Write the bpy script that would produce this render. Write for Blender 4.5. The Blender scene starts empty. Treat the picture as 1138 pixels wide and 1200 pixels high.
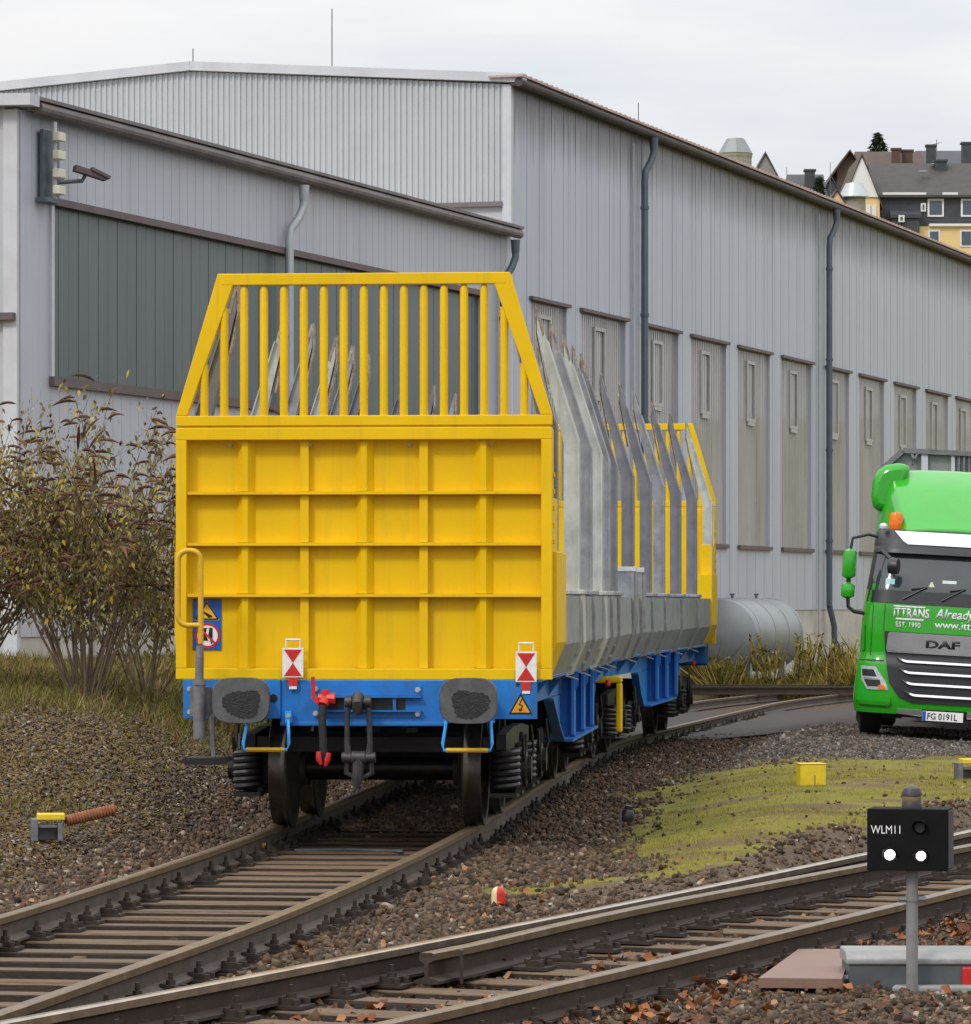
import bpy, bmesh, math, random
import numpy as np
from mathutils import Vector, Matrix

random.seed(7)
rng = np.random.default_rng(11)
sc = bpy.context.scene
col = sc.collection
rad = math.radians

# ------------------------------------------------------------------ camera
F, HZ, CH, CX = 4800.0, 706.0, 1.796, 569.0          # focal length in photo pixels, horizon row, eye height
cam_d = bpy.data.cameras.new('camera'); cam = bpy.data.objects.new('camera', cam_d); col.objects.link(cam)
cam.location = (0, 0, CH); cam.rotation_euler = (rad(90), 0, 0)
cam_d.sensor_fit = 'HORIZONTAL'; cam_d.sensor_width = 36; cam_d.lens = F / 1138 * 36
cam_d.shift_y = (HZ - 600) / 1138
cam_d.clip_start = 0.5; cam_d.clip_end = 4000
sc.camera = cam

# ------------------------------------------------------------------ sky, sun, exposure
SUN_EL, SUN_AZ = 44.0, 218.0        # azimuth clockwise from +Y : behind the camera, a little left
w = bpy.data.worlds.new('World'); sc.world = w; w.use_nodes = True
nt = w.node_tree; nt.nodes.clear()
out = nt.nodes.new('ShaderNodeOutputWorld')
sky = nt.nodes.new('ShaderNodeTexSky'); sky.sky_type = 'NISHITA'; sky.sun_disc = False
sky.sun_elevation = rad(SUN_EL); sky.sun_rotation = rad(SUN_AZ); sky.dust_density = 4
bg1 = nt.nodes.new('ShaderNodeBackground'); bg1.inputs[1].default_value = 0.05
nt.links.new(sky.outputs[0], bg1.inputs[0])
tc = nt.nodes.new('ShaderNodeTexCoord'); sep = nt.nodes.new('ShaderNodeSeparateXYZ')
nt.links.new(tc.outputs['Generated'], sep.inputs[0])
grad = nt.nodes.new('ShaderNodeMapRange'); grad.inputs[1].default_value = 0.0; grad.inputs[2].default_value = 1.0
grad.inputs[3].default_value = 0.78; grad.inputs[4].default_value = 2.3
nt.links.new(sep.outputs['Z'], grad.inputs[0])
mp = nt.nodes.new('ShaderNodeMapping'); mp.inputs['Scale'].default_value = (3.2, 3.2, 16)
nt.links.new(tc.outputs['Generated'], mp.inputs[0])
nz = nt.nodes.new('ShaderNodeTexNoise'); nz.inputs['Scale'].default_value = 2.6; nz.inputs['Detail'].default_value = 5
nt.links.new(mp.outputs[0], nz.inputs['Vector'])
cr = nt.nodes.new('ShaderNodeValToRGB')
cr.color_ramp.elements[0].position = 0.30; cr.color_ramp.elements[0].color = (0.83, 0.875, 0.945, 1)
cr.color_ramp.elements[1].position = 0.62; cr.color_ramp.elements[1].color = (1.0, 1.0, 1.0, 1)
nt.links.new(nz.outputs['Fac'], cr.inputs[0])
bg2 = nt.nodes.new('ShaderNodeBackground')
nt.links.new(cr.outputs[0], bg2.inputs[0]); nt.links.new(grad.outputs[0], bg2.inputs[1])
mix = nt.nodes.new('ShaderNodeMixShader'); mix.inputs[0].default_value = 0.93
nt.links.new(bg1.outputs[0], mix.inputs[1]); nt.links.new(bg2.outputs[0], mix.inputs[2])
nt.links.new(mix.outputs[0], out.inputs[0])
sd = bpy.data.lights.new('sun', 'SUN'); sd.energy = 1.5; sd.angle = rad(10); sd.color = (1.0, 0.96, 0.9)
sun = bpy.data.objects.new('sun', sd); col.objects.link(sun)
a = rad(SUN_AZ); e = rad(SUN_EL)
sdir = Vector((math.sin(a) * math.cos(e), math.cos(a) * math.cos(e), math.sin(e)))
sun.rotation_euler = sdir.to_track_quat('Z', 'Y').to_euler(); sun.location = (0, -20, 40)
sc.view_settings.view_transform = 'Standard'; sc.view_settings.look = 'None'
sc.view_settings.exposure = 0.0; sc.view_settings.gamma = 1.0

# ------------------------------------------------------------------ helpers
def at(px, py, d):                       # photo pixel at depth d -> point of the place
    return Vector(((px - CX) / F * d, d, CH - (py - HZ) / F * d))
def on_ground(px, py, z=0.0):
    d = F * (CH - z) / (py - HZ)
    return Vector(((px - CX) / F * d, d, z))
def smooth01(x): 
    x = np.clip(x, 0, 1); return x * x * (3 - 2 * x)

WM = {}
def thing(name, label, cat, loc=(0, 0, 0), rotz=0.0, group=None, rx=0.0, ry=0.0):
    o = bpy.data.objects.new(name, None); col.objects.link(o)
    o.empty_display_size = 0.2
    o.location = loc; o.rotation_euler = (rx, ry, rotz)
    o['label'] = label; o['category'] = cat
    if group: o['group'] = group
    WM[o.name] = Matrix.Translation(Vector(loc)) @ o.rotation_euler.to_matrix().to_4x4()
    return o
def tag(o, label=None, cat=None, group=None, kind=None):
    if label: o['label'] = label
    if cat: o['category'] = cat
    if group: o['group'] = group
    if kind: o['kind'] = kind
    return o
def copy_tree(o, parent=None):
    c = o.copy(); col.objects.link(c); c.parent = parent
    if parent is not None: c.matrix_parent_inverse = Matrix.Identity(4)
    for ch in list(o.children): copy_tree(ch, c)
    return c

class MB:
    """collects faces; build() links them as one mesh object"""
    def __init__(s, T=None): s.v = []; s.f = []; s.m = []; s.T = T
    def add(s, verts, faces, m=0):
        b = len(s.v)
        for p in verts:
            p = Vector(p)
            s.v.append(s.T(p) if s.T else p)
        for f in faces: s.f.append([b + i for i in f]); s.m.append(m)
        return s
    def box(s, x0, x1, y0, y1, z0, z1, m=0):
        return s.add([(x0,y0,z0),(x1,y0,z0),(x1,y1,z0),(x0,y1,z0),(x0,y0,z1),(x1,y0,z1),(x1,y1,z1),(x0,y1,z1)],
                     [(0,3,2,1),(4,5,6,7),(0,1,5,4),(1,2,6,5),(2,3,7,6),(3,0,4,7)], m)
    def bar(s, p, q, wd, ht, m=0, up=(0, 0, 1)):
        p = Vector(p); q = Vector(q); d = (q - p).normalized(); up = Vector(up)
        if abs(d.dot(up)) > 0.99: up = Vector((1, 0, 0))
        a_ = d.cross(up).normalized() * wd / 2; b_ = a_.cross(d).normalized() * ht / 2
        vs = [p-a_-b_, p+a_-b_, p+a_+b_, p-a_+b_, q-a_-b_, q+a_-b_, q+a_+b_, q-a_+b_]
        return s.add(vs, [(0,1,2,3),(4,7,6,5),(0,4,5,1),(1,5,6,2),(2,6,7,3),(3,7,4,0)], m)
    def prism(s, poly, vec, m=0):
        n = len(poly); vec = Vector(vec)
        vs = [Vector(p) for p in poly] + [Vector(p) + vec for p in poly]
        fs = [tuple(range(n - 1, -1, -1)), tuple(range(n, 2 * n))] + [(i, (i+1) % n, n + (i+1) % n, n + i) for i in range(n)]
        return s.add(vs, fs, m)
    def tube(s, pts, r, n=8, m=0, caps=True, closed=False):
        pts = [Vector(p) for p in pts]; k = len(pts)
        rs = r if isinstance(r, (list, tuple)) else [r] * k
        vs = []; prev = None
        for i, p in enumerate(pts):
            if closed: d = pts[(i+1) % k] - pts[i-1]
            else: d = pts[min(i+1, k-1)] - pts[max(i-1, 0)]
            d.normalize()
            if prev is None:
                up = Vector((0, 0, 1)) if abs(d.z) < 0.9 else Vector((1, 0, 0))
                a_ = d.cross(up).normalized()
            else:
                a_ = prev - d * prev.dot(d)
                a_.normalize()
            prev = a_; b_ = d.cross(a_)
            for j in range(n):
                t = 2 * math.pi * j / n
                vs.append(p + (a_ * math.cos(t) + b_ * math.sin(t)) * rs[i])
        fs = []
        for i in range(k if closed else k - 1):
            i2 = (i + 1) % k
            for j in range(n):
                j2 = (j + 1) % n
                fs.append((i*n+j, i*n+j2, i2*n+j2, i2*n+j))
        if caps and not closed:
            fs.append(tuple(range(n - 1, -1, -1))); fs.append(tuple(range((k-1)*n, k*n)))
        return s.add(vs, fs, m)
    def lathe(s, prof, origin, axis='z', n=20, m=0):
        o = Vector(origin); k = len(prof); vs = []
        if isinstance(axis, str): ax = {'x': Vector((1,0,0)), 'y': Vector((0,1,0)), 'z': Vector((0,0,1))}[axis]
        else: ax = Vector(axis).normalized()
        up = Vector((0,0,1)) if abs(ax.z) < 0.9 else Vector((1,0,0))
        a_ = ax.cross(up).normalized(); b_ = ax.cross(a_)
        for r, h in prof:
            for j in range(n):
                t = 2*math.pi*j/n
                vs.append(o + ax*h + (a_*math.cos(t) + b_*math.sin(t)) * max(r, 1e-4))
        fs = []
        for i in range(k-1):
            for j in range(n):
                j2 = (j+1) % n; fs.append((i*n+j, i*n+j2, (i+1)*n+j2, (i+1)*n+j))
        fs.append(tuple(range(n-1, -1, -1))); fs.append(tuple(range((k-1)*n, k*n)))
        return s.add(vs, fs, m)
    def build(s, name, mats, parent=None, smooth=False, bevel=0.0, world=False, normals=True):
        me = bpy.data.meshes.new(name)
        vs = s.v
        if world and parent is not None:
            r = parent
            while r.parent is not None: r = r.parent
            inv = WM[r.name].inverted(); vs = [inv @ p for p in vs]
        me.from_pydata([tuple(p) for p in vs], [], s.f)
        if not isinstance(mats, (list, tuple)): mats = [mats]
        for mt in mats: me.materials.append(mt)
        me.polygons.foreach_set('material_index', s.m)
        if normals:
            bm = bmesh.new(); bm.from_mesh(me); bmesh.ops.recalc_face_normals(bm, faces=bm.faces); bm.to_mesh(me); bm.free()
        if smooth:
            me.polygons.foreach_set('use_smooth', [True] * len(me.polygons))
            me.set_sharp_from_angle(angle=rad(38))
        me.update()
        o = bpy.data.objects.new(name, me); col.objects.link(o)
        if parent is not None: o.parent = parent
        if bevel > 0:
            b = o.modifiers.new('bevel', 'BEVEL'); b.width = bevel; b.segments = 2; b.limit_method = 'ANGLE'; b.angle_limit = rad(40)
        return o

# ------------------------------------------------------------------ materials
def mat(name, c, rough=0.6, metal=0.0, var=0.12, scale=3.0, c2=None, bump=0.0, bscale=40.0, stain=None, spec=0.5,
        stretch=(1, 1, 1), island=None, streak=None, detail=6, chips=None, runs=None):
    """principled surface; base colour varied by noise, optional second colour in patches, bump, islands' own tones"""
    m = bpy.data.materials.new(name); m.use_nodes = True; n = m.node_tree; N = n.nodes; Lk = n.links
    bs = N['Principled BSDF']; bs.inputs['Metallic'].default_value = metal
    bs.inputs['Specular IOR Level'].default_value = spec
    t = N.new('ShaderNodeTexCoord'); mpn = N.new('ShaderNodeMapping'); mpn.inputs['Scale'].default_value = stretch
    Lk.new(t.outputs['Object'], mpn.inputs[0])
    no = N.new('ShaderNodeTexNoise'); no.inputs['Scale'].default_value = scale; no.inputs['Detail'].default_value = detail
    no.inputs['Roughness'].default_value = 0.65
    Lk.new(mpn.outputs[0], no.inputs['Vector'])
    ramp = N.new('ShaderNodeValToRGB')
    lo = [max(0, x * (1 - var)) for x in c]; hi = [min(1, x * (1 + var)) for x in c]
    if c2: lo, hi = c, c2
    ramp.color_ramp.elements[0].position = 0.32; ramp.color_ramp.elements[0].color = (*lo, 1)
    ramp.color_ramp.elements[1].position = 0.68; ramp.color_ramp.elements[1].color = (*hi, 1)
    Lk.new(no.outputs['Fac'], ramp.inputs[0]); colr = ramp.outputs[0]
    if island:
        g = N.new('ShaderNodeNewGeometry'); r2 = N.new('ShaderNodeValToRGB'); r2.color_ramp.interpolation = 'LINEAR'
        els = r2.color_ramp.elements
        for i, (p, cc) in enumerate(island):
            el = els[i] if i < 2 else els.new(p)
            el.position = p; el.color = (*cc, 1)
        Lk.new(g.outputs['Random Per Island'], r2.inputs[0])
        mx = N.new('ShaderNodeMix'); mx.data_type = 'RGBA'; mx.blend_type = 'MULTIPLY'; mx.inputs[0].default_value = 1.0
        Lk.new(r2.outputs[0], mx.inputs[6]); 
        gr = N.new('ShaderNodeValToRGB'); gr.color_ramp.elements[0].color = (1-var, 1-var, 1-var, 1); gr.color_ramp.elements[1].color = (1, 1, 1, 1)
        Lk.new(no.outputs['Fac'], gr.inputs[0]); Lk.new(gr.outputs[0], mx.inputs[7]); colr = mx.outputs[2]
    if stain:                                # (colour, amount, scale, stretch) : spots / streaks with a shape of their own
        sc_, am, ss, st = stain
        m2 = N.new('ShaderNodeMapping'); m2.inputs['Scale'].default_value = st; Lk.new(t.outputs['Object'], m2.inputs[0])
        n2 = N.new('ShaderNodeTexNoise'); n2.inputs['Scale'].default_value = ss; n2.inputs['Detail'].default_value = 8; n2.inputs['Roughness'].default_value = 0.7
        Lk.new(m2.outputs[0], n2.inputs['Vector'])
        mr = N.new('ShaderNodeMapRange'); mr.inputs[1].default_value = 0.52; mr.inputs[2].default_value = 0.75; mr.inputs[4].default_value = am
        Lk.new(n2.outputs['Fac'], mr.inputs[0])
        mx = N.new('ShaderNodeMix'); mx.data_type = 'RGBA'; Lk.new(mr.outputs[0], mx.inputs[0]); Lk.new(colr, mx.inputs[6]); mx.inputs[7].default_value = (*sc_, 1)
        colr = mx.outputs[2]
    if streak:                               # (colour, z_top, length): drip stains hanging below a height in object space
        sc_, zt, ln = streak
        sp = N.new('ShaderNodeSeparateXYZ'); Lk.new(t.outputs['Object'], sp.inputs[0])
        m2 = N.new('ShaderNodeMapping'); m2.inputs['Scale'].default_value = (5.5, 5.5, 0.05); Lk.new(t.outputs['Object'], m2.inputs[0])
        n2 = N.new('ShaderNodeTexNoise'); n2.inputs['Scale'].default_value = 1.6; n2.inputs['Detail'].default_value = 6
        Lk.new(m2.outputs[0], n2.inputs['Vector'])
        ml = N.new('ShaderNodeMath'); ml.operation = 'MULTIPLY_ADD'; ml.inputs[1].default_value = -2.2 * ln; ml.inputs[2].default_value = zt + 0.55 * ln
        Lk.new(n2.outputs['Fac'], ml.inputs[0])
        s1 = N.new('ShaderNodeMath'); s1.operation = 'SUBTRACT'; Lk.new(sp.outputs['Z'], s1.inputs[0]); Lk.new(ml.outputs[0], s1.inputs[1])
        mr = N.new('ShaderNodeMapRange'); mr.inputs[1].default_value = 0; mr.inputs[2].default_value = ln; mr.inputs[4].default_value = 0.7
        Lk.new(s1.outputs[0], mr.inputs[0])
        mx = N.new('ShaderNodeMix'); mx.data_type = 'RGBA'; Lk.new(mr.outputs[0], mx.inputs[0]); Lk.new(colr, mx.inputs[6]); mx.inputs[7].default_value = (*sc_, 1)
        colr = mx.outputs[2]
    for ch in ([chips] if chips else []) + ([runs] if runs else []):   # (colour, amount, scale, lo, hi, stretch): chips, scratches, dirt runs
        cc, am, ss, lo_, hi_, st = ch
        m3 = N.new('ShaderNodeMapping'); m3.inputs['Scale'].default_value = st; m3.inputs['Location'].default_value = (3.1, 1.7, 5.3); Lk.new(t.outputs['Object'], m3.inputs[0])
        n3 = N.new('ShaderNodeTexNoise'); n3.inputs['Scale'].default_value = ss; n3.inputs['Detail'].default_value = 9; n3.inputs['Roughness'].default_value = 0.75
        Lk.new(m3.outputs[0], n3.inputs['Vector'])
        mr = N.new('ShaderNodeMapRange'); mr.inputs[1].default_value = lo_; mr.inputs[2].default_value = hi_; mr.inputs[4].default_value = am
        Lk.new(n3.outputs['Fac'], mr.inputs[0])
        mx = N.new('ShaderNodeMix'); mx.data_type = 'RGBA'; Lk.new(mr.outputs[0], mx.inputs[0]); Lk.new(colr, mx.inputs[6]); mx.inputs[7].default_value = (*cc, 1)
        colr = mx.outputs[2]
    Lk.new(colr, bs.inputs['Base Color'])
    rr = N.new('ShaderNodeMapRange'); rr.inputs[3].default_value = max(0.02, rough - 0.08); rr.inputs[4].default_value = min(1, rough + 0.1)
    Lk.new(no.outputs['Fac'], rr.inputs[0]); Lk.new(rr.outputs[0], bs.inputs['Roughness'])
    if bump > 0:
        nb = N.new('ShaderNodeTexNoise'); nb.inputs['Scale'].default_value = bscale; nb.inputs['Detail'].default_value = 5
        Lk.new(mpn.outputs[0], nb.inputs['Vector'])
        b = N.new('ShaderNodeBump'); b.inputs['Strength'].default_value = bump; b.inputs['Distance'].default_value = 0.02
        Lk.new(nb.outputs['Fac'], b.inputs['Height']); Lk.new(b.outputs[0], bs.inputs['Normal'])
    return m

YEL = mat('yellow_paint', (0.74, 0.465, 0.001), 0.5, var=0.06, scale=1.5, stain=((0.44, 0.27, 0.02), 0.22, 2.2, (1, 1, 0.45)), bump=0.05, bscale=7, spec=0.22, chips=((0.20, 0.11, 0.03), 0.75, 16, 0.66, 0.72, (1, 1, 1)), runs=((0.36, 0.22, 0.03), 0.28, 5, 0.54, 0.70, (1.6, 1.6, 0.10)))
YELOLD = mat('worn_yellow_paint', (0.62, 0.36, 0.01), 0.55, var=0.2, scale=9, stain=((0.20, 0.11, 0.03), 0.55, 9, (1, 1, 1)))
BLUE = mat('blue_paint', (0.005, 0.155, 0.50), 0.42, var=0.15, scale=3, stain=((0.03, 0.06, 0.12), 0.55, 4, (1, 1, 0.6)), bump=0.04, bscale=12, chips=((0.09, 0.085, 0.08), 0.7, 18, 0.64, 0.72, (1, 1, 1)), runs=((0.06, 0.075, 0.10), 0.5, 6, 0.53, 0.7, (1.4, 1.4, 0.15)))
BLUELT = mat('light_blue_paint', (0.03, 0.30, 0.75), 0.4, var=0.1)
GALV = mat('galvanised_steel', (0.26, 0.265, 0.275), 0.5, 0.35, var=0.28, scale=5, stain=((0.20, 0.19, 0.18), 0.5, 6, (1, 1, 0.3)), bump=0.06, bscale=14, chips=((0.10, 0.085, 0.07), 0.7, 14, 0.62, 0.70, (1, 1, .6)), runs=((0.13, 0.115, 0.10), 0.6, 7, 0.52, 0.68, (1.5, 1.5, 0.08)))
GALVLT = mat('pale_galvanised_steel', (0.42, 0.43, 0.385), 0.6, 0.1, var=0.2, scale=4, stain=((0.26, 0.24, 0.20), 0.5, 5, (1, 1, 0.3)), bump=0.06, bscale=14, chips=((0.10, 0.085, 0.07), 0.7, 14, 0.62, 0.70, (1, 1, .6)), runs=((0.13, 0.115, 0.10), 0.6, 7, 0.52, 0.68, (1.5, 1.5, 0.08)))
GALVDK = mat('dark_galvanised_steel', (0.165, 0.165, 0.178), 0.5, 0.3, var=0.2, scale=5, stain=((0.30, 0.29, 0.28), 0.5, 5, (1, 1, 0.3)), bump=0.06, bscale=14, chips=((0.10, 0.085, 0.07), 0.7, 14, 0.62, 0.70, (1, 1, .6)), runs=((0.13, 0.115, 0.10), 0.6, 7, 0.52, 0.68, (1.5, 1.5, 0.08)))
RUSTWEAR = mat('rusty_edge', (0.12, 0.065, 0.035), 0.8, 0.1, c2=(0.42, 0.37, 0.31), scale=11)
BLACK = mat('oily_black_steel', (0.009, 0.0085, 0.008), 0.45, 0.2, var=0.4, scale=8, stain=((0.07, 0.06, 0.05), 0.5, 7, (1, 1, 1)), bump=0.08, bscale=20)
SPRING = mat('dark_spring_steel', (0.028, 0.028, 0.03), 0.4, 0.3, var=0.3, scale=6)
TREAD = mat('wheel_steel', (0.10, 0.085, 0.075), 0.32, 0.85, var=0.35, scale=8)
WHEELM = mat('brown_wheel_disc', (0.035, 0.027, 0.022), 0.6, 0.2, var=0.4, scale=6)
GREYM = mat('weathered_grey_steel', (0.17, 0.17, 0.18), 0.5, 0.4, var=0.3, scale=10)
BUFFER = mat('buffer_grey', (0.11, 0.11, 0.115), 0.4, 0.4, var=0.25, scale=10)
GREASE = mat('black_grease', (0.012, 0.012, 0.013), 0.55, var=0.5, scale=30, bump=0.3, bscale=60)
ZINC = mat('zinc_bolt', (0.55, 0.55, 0.55), 0.35, 0.8)
REDP = mat('red_paint', (0.52, 0.014, 0.01), 0.42, var=0.15, scale=8)
WHITE = mat('white_paint', (0.72, 0.72, 0.72), 0.45, var=0.07, scale=12, stain=((0.4, 0.37, 0.33), 0.5, 20, (1, 1, 1)))
RUBBER = mat('black_rubber', (0.02, 0.02, 0.021), 0.7, var=0.3, scale=12)
SIGNBL = mat('sign_blue', (0.005, 0.09, 0.42), 0.35, var=0.06)
SIGNYE = mat('sign_yellow', (0.72, 0.42, 0.02), 0.4, var=0.06)
SIGNBK = mat('sign_black', (0.008, 0.008, 0.008), 0.4)
ORANGE = mat('orange_sign', (0.68, 0.30, 0.01), 0.4, var=0.15, scale=30)
SIDING = mat('grey_cladding', (0.43, 0.458, 0.53), 0.45, 0.0, var=0.05, scale=0.25, stain=((0.22, 0.23, 0.26), 0.28, 0.9, (1, 1, 0.08)), spec=0.4, runs=((0.26, 0.265, 0.285), 0.35, 1.4, 0.54, 0.72, (1.3, 1.3, 0.04)), chips=((0.17, 0.16, 0.15), 0.5, 3.0, 0.68, 0.74, (1, 1, 0.5)),
             streak=((0.06, 0.052, 0.05), 10.62, 0.8))
SIDINGA = mat('grey_annex_cladding', (0.435, 0.445, 0.50), 0.45, var=0.05, runs=((0.28, 0.28, 0.29), 0.3, 1.4, 0.54, 0.72, (1.3, 1.3, 0.04)), scale=0.3, stain=((0.24, 0.24, 0.26), 0.3, 0.9, (1, 1, 0.08)))
RIBBED = mat('light_ribbed_sheet', (0.44, 0.46, 0.475), 0.42, 0.1, var=0.06, scale=0.5, stain=((0.38, 0.39, 0.40), 0.35, 1.2, (1, 1, 0.1)))
TRIMLT = mat('pale_trim', (0.50, 0.51, 0.54), 0.45, var=0.08, scale=2, stain=((0.42, 0.38, 0.36), 0.5, 2.5, (1, 1, 0.15)))
GUTTER = mat('aged_gutter', (0.125, 0.108, 0.11), 0.6, 0.1, c2=(0.215, 0.185, 0.18), scale=1.2, stain=((0.09, 0.07, 0.07), 0.6, 2.0, (1, 1, 1)))
GUTTERDK = mat('dark_gutter', (0.042, 0.034, 0.036), 0.7, 0.0, c2=(0.080, 0.066, 0.067), scale=1.2, stain=((0.04, 0.03, 0.03), 0.6, 2.0, (1, 1, 1)))
COUPL = mat('dark_coupling_steel', (0.055, 0.053, 0.055), 0.5, 0.4, var=0.3, scale=12)
SLEEPSIDE = mat('dark_sleeper_side', (0.020, 0.014, 0.010), 0.8, c2=(0.045, 0.032, 0.024), scale=7, bump=0.4, bscale=25)  # darker tone for every sleeper face except the top
DRIPEDGE = mat('roof_edge_sheet', (0.44, 0.33, 0.30), 0.6, 0.1, var=0.2, scale=2.5, stain=((0.2, 0.12, 0.1), 0.6, 3, (1, 1, 1)))
ROOFSH = mat('grey_roof_sheet', (0.30, 0.28, 0.27), 0.6, 0.2, var=0.15)
PIPEDK = mat('dark_downpipe', (0.09, 0.115, 0.14), 0.45, 0.2, var=0.12)
PIPELT = mat('zinc_downpipe', (0.40, 0.43, 0.45), 0.45, 0.3, var=0.1)
GREENGL = mat('green_translucent_panel', (0.062, 0.088, 0.096), 0.3, var=0.2, c2=(0.092, 0.122, 0.130), scale=1.4, stretch=(1, 1, 0.12), spec=0.45)
PANE = mat('translucent_window_sheet', (0.33, 0.318, 0.308), 0.09, c2=(0.46, 0.445, 0.43), scale=0.55, stretch=(1.2, 1.2, 0.35), detail=8, spec=0.5, runs=((0.13, 0.12, 0.115), 0.5, 1.5, 0.54, 0.7, (1.6, 1.6, 0.08)))
_b = PANE.node_tree.nodes['Principled BSDF'].inputs['Roughness']
PANE.node_tree.links.remove(_b.links[0]); _b.default_value = 0.035
VENTM = mat('window_vent', (0.40, 0.39, 0.38), 0.4, var=0.1)
SILL = mat('brown_sill', (0.115, 0.085, 0.09), 0.6, var=0.2)
PLINTH = mat('concrete_plinth', (0.46, 0.43, 0.38), 0.85, var=0.15, scale=1.5, stain=((0.2, 0.17, 0.13), 0.6, 1.5, (1, 1, 0.6)), bump=0.1)
CREAM = mat('cream_lamp_box', (0.62, 0.60, 0.46), 0.5, var=0.08)
RAILTOP = mat('rail_running_surface', (0.16, 0.112, 0.066), 0.38, 0.45, var=0.25, scale=6, stain=((0.35, 0.30, 0.25), 0.5, 9, (1, 1, 1)))
RAILSHINE = mat('polished_rail_surface', (0.42, 0.34, 0.27), 0.24, 0.8, var=0.25, scale=6)
RAILWEB = mat('dusty_rail_side', (0.085, 0.064, 0.052), 0.8, 0.05, var=0.3, scale=5, stain=((0.15, 0.125, 0.105), 0.6, 8, (1, 1, 2)), bump=0.1, bscale=30)
RAILSIDE = mat('rusty_rail_side', (0.042, 0.026, 0.019), 0.75, 0.15, var=0.3, scale=5, stain=((0.09, 0.07, 0.055), 0.6, 8, (1, 1, 2)), bump=0.1, bscale=30)
FASTEN = mat('rusty_fastening', (0.034, 0.023, 0.017), 0.75, 0.15, var=0.4, scale=14)
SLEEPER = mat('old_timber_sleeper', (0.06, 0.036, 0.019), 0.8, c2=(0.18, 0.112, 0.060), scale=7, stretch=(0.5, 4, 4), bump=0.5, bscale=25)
STONE = mat('ballast_stone', (1, 1, 1), 0.85, var=0.62, scale=2.2, detail=9, bump=0.2, bscale=50, spec=0.3, island=[(0.0, (0.035, 0.020, 0.011)), (0.28, (0.12, 0.070, 0.037)), (0.50, (0.075, 0.056, 0.042)), (0.72, (0.155, 0.106, 0.065)), (0.88, (0.21, 0.115, 0.065)), (0.965, (0.26, 0.195, 0.14)), (1.0, (0.50, 0.43, 0.35))])
STONEGR = mat('grey_gravel_stone', (1, 1, 1), 0.85, var=0.6, scale=1.3, detail=9, spec=0.3, island=[(0.0, (0.05, 0.04, 0.034)), (0.4, (0.11, 0.09, 0.076)), (0.8, (0.17, 0.145, 0.125)), (1.0, (0.38, 0.33, 0.29))])
GRASSM = mat('grass_blades', (1, 1, 1), 0.65, var=0.45, scale=1.1, island=[(0.0, (0.10, 0.12, 0.010)), (0.35, (0.25, 0.24, 0.018)), (0.7, (0.36, 0.30, 0.035)), (1.0, (0.40, 0.29, 0.10))], spec=0.2)
DRYGRASS = mat('dry_grass_blades', (1, 1, 1), 0.7, var=0.4, scale=1.5, island=[(0.0, (0.075, 0.10, 0.012)), (0.35, (0.16, 0.16, 0.02)), (0.65, (0.19, 0.125, 0.04)), (1.0, (0.34, 0.24, 0.12))], spec=0.2)
TALLGR = mat('goldenrod_blades', (1, 1, 1), 0.7, var=0.3, scale=1, island=[(0.0, (0.07, 0.07, 0.015)), (0.4, (0.22, 0.185, 0.03)), (0.75, (0.34, 0.26, 0.06)), (1.0, (0.17, 0.09, 0.035))], spec=0.2)
LITTER = mat('plant_litter', (1, 1, 1), 0.8, var=0.4, scale=12, spec=0.2, island=[(0.0, (0.05, 0.03, 0.016)), (0.4, (0.14, 0.082, 0.040)), (0.7, (0.24, 0.155, 0.075)), (0.93, (0.19, 0.16, 0.04)), (1.0, (0.50, 0.42, 0.32))])
LEAFBR = mat('fallen_leaf', (1, 1, 1), 0.6, var=0.3, scale=12, island=[(0.0, (0.08, 0.025, 0.010)), (0.4, (0.19, 0.058, 0.016)), (0.75, (0.32, 0.105, 0.022)), (1.0, (0.38, 0.22, 0.11))], spec=0.3)
TWIG = mat('bush_stem', (0.15, 0.105, 0.065), 0.8, var=0.4, scale=5)
SPIKE = mat('withered_flower_spike', (1, 1, 1), 0.85, var=0.3, scale=8, island=[(0, (0.06, 0.026, 0.018)), (0.6, (0.12, 0.055, 0.036)), (1.0, (0.22, 0.12, 0.07))], spec=0.2)
BUSHLEAF = mat('bush_leaf', (1, 1, 1), 0.6, var=0.3, scale=6, island=[(0, (0.10, 0.075, 0.03)), (0.35, (0.19, 0.165, 0.04)), (0.65, (0.28, 0.235, 0.07)), (0.85, (0.50, 0.38, 0.04)), (1.0, (0.22, 0.12, 0.06))], spec=0.3)
TANKM = mat('silver_tank_paint', (0.27, 0.29, 0.30), 0.42, 0.4, var=0.12, scale=1, stain=((0.2, 0.19, 0.17), 0.4, 1.6, (1, 1, 0.4)))
TGREEN = mat('green_truck_paint', (0.024, 0.33, 0.012), 0.16, var=0.06, scale=2, spec=0.7, runs=((0.05, 0.16, 0.03), 0.35, 3, 0.55, 0.75, (1, 1, .4)))
TDARK = mat('dark_plastic', (0.018, 0.019, 0.022), 0.4, var=0.2, scale=6)
TGLASS = mat('windscreen_glass', (0.035, 0.043, 0.047), 0.06, var=0.15, scale=2, spec=0.8)
CHROME = mat('brushed_chrome', (0.62, 0.62, 0.64), 0.25, 0.85, var=0.08)
SILVER = mat('silver_paint', (0.42, 0.42, 0.44), 0.28, 0.8, var=0.06)
AMBER = mat('amber_lens', (0.75, 0.16, 0.005), 0.2, var=0.2, scale=30)
LAMPGL = mat('clear_lamp', (0.45, 0.47, 0.5), 0.12, 0.4, c2=(0.7, 0.72, 0.75), scale=14)
TYRE = mat('tyre_rubber', (0.018, 0.018, 0.018), 0.8, var=0.3, scale=12)
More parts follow.
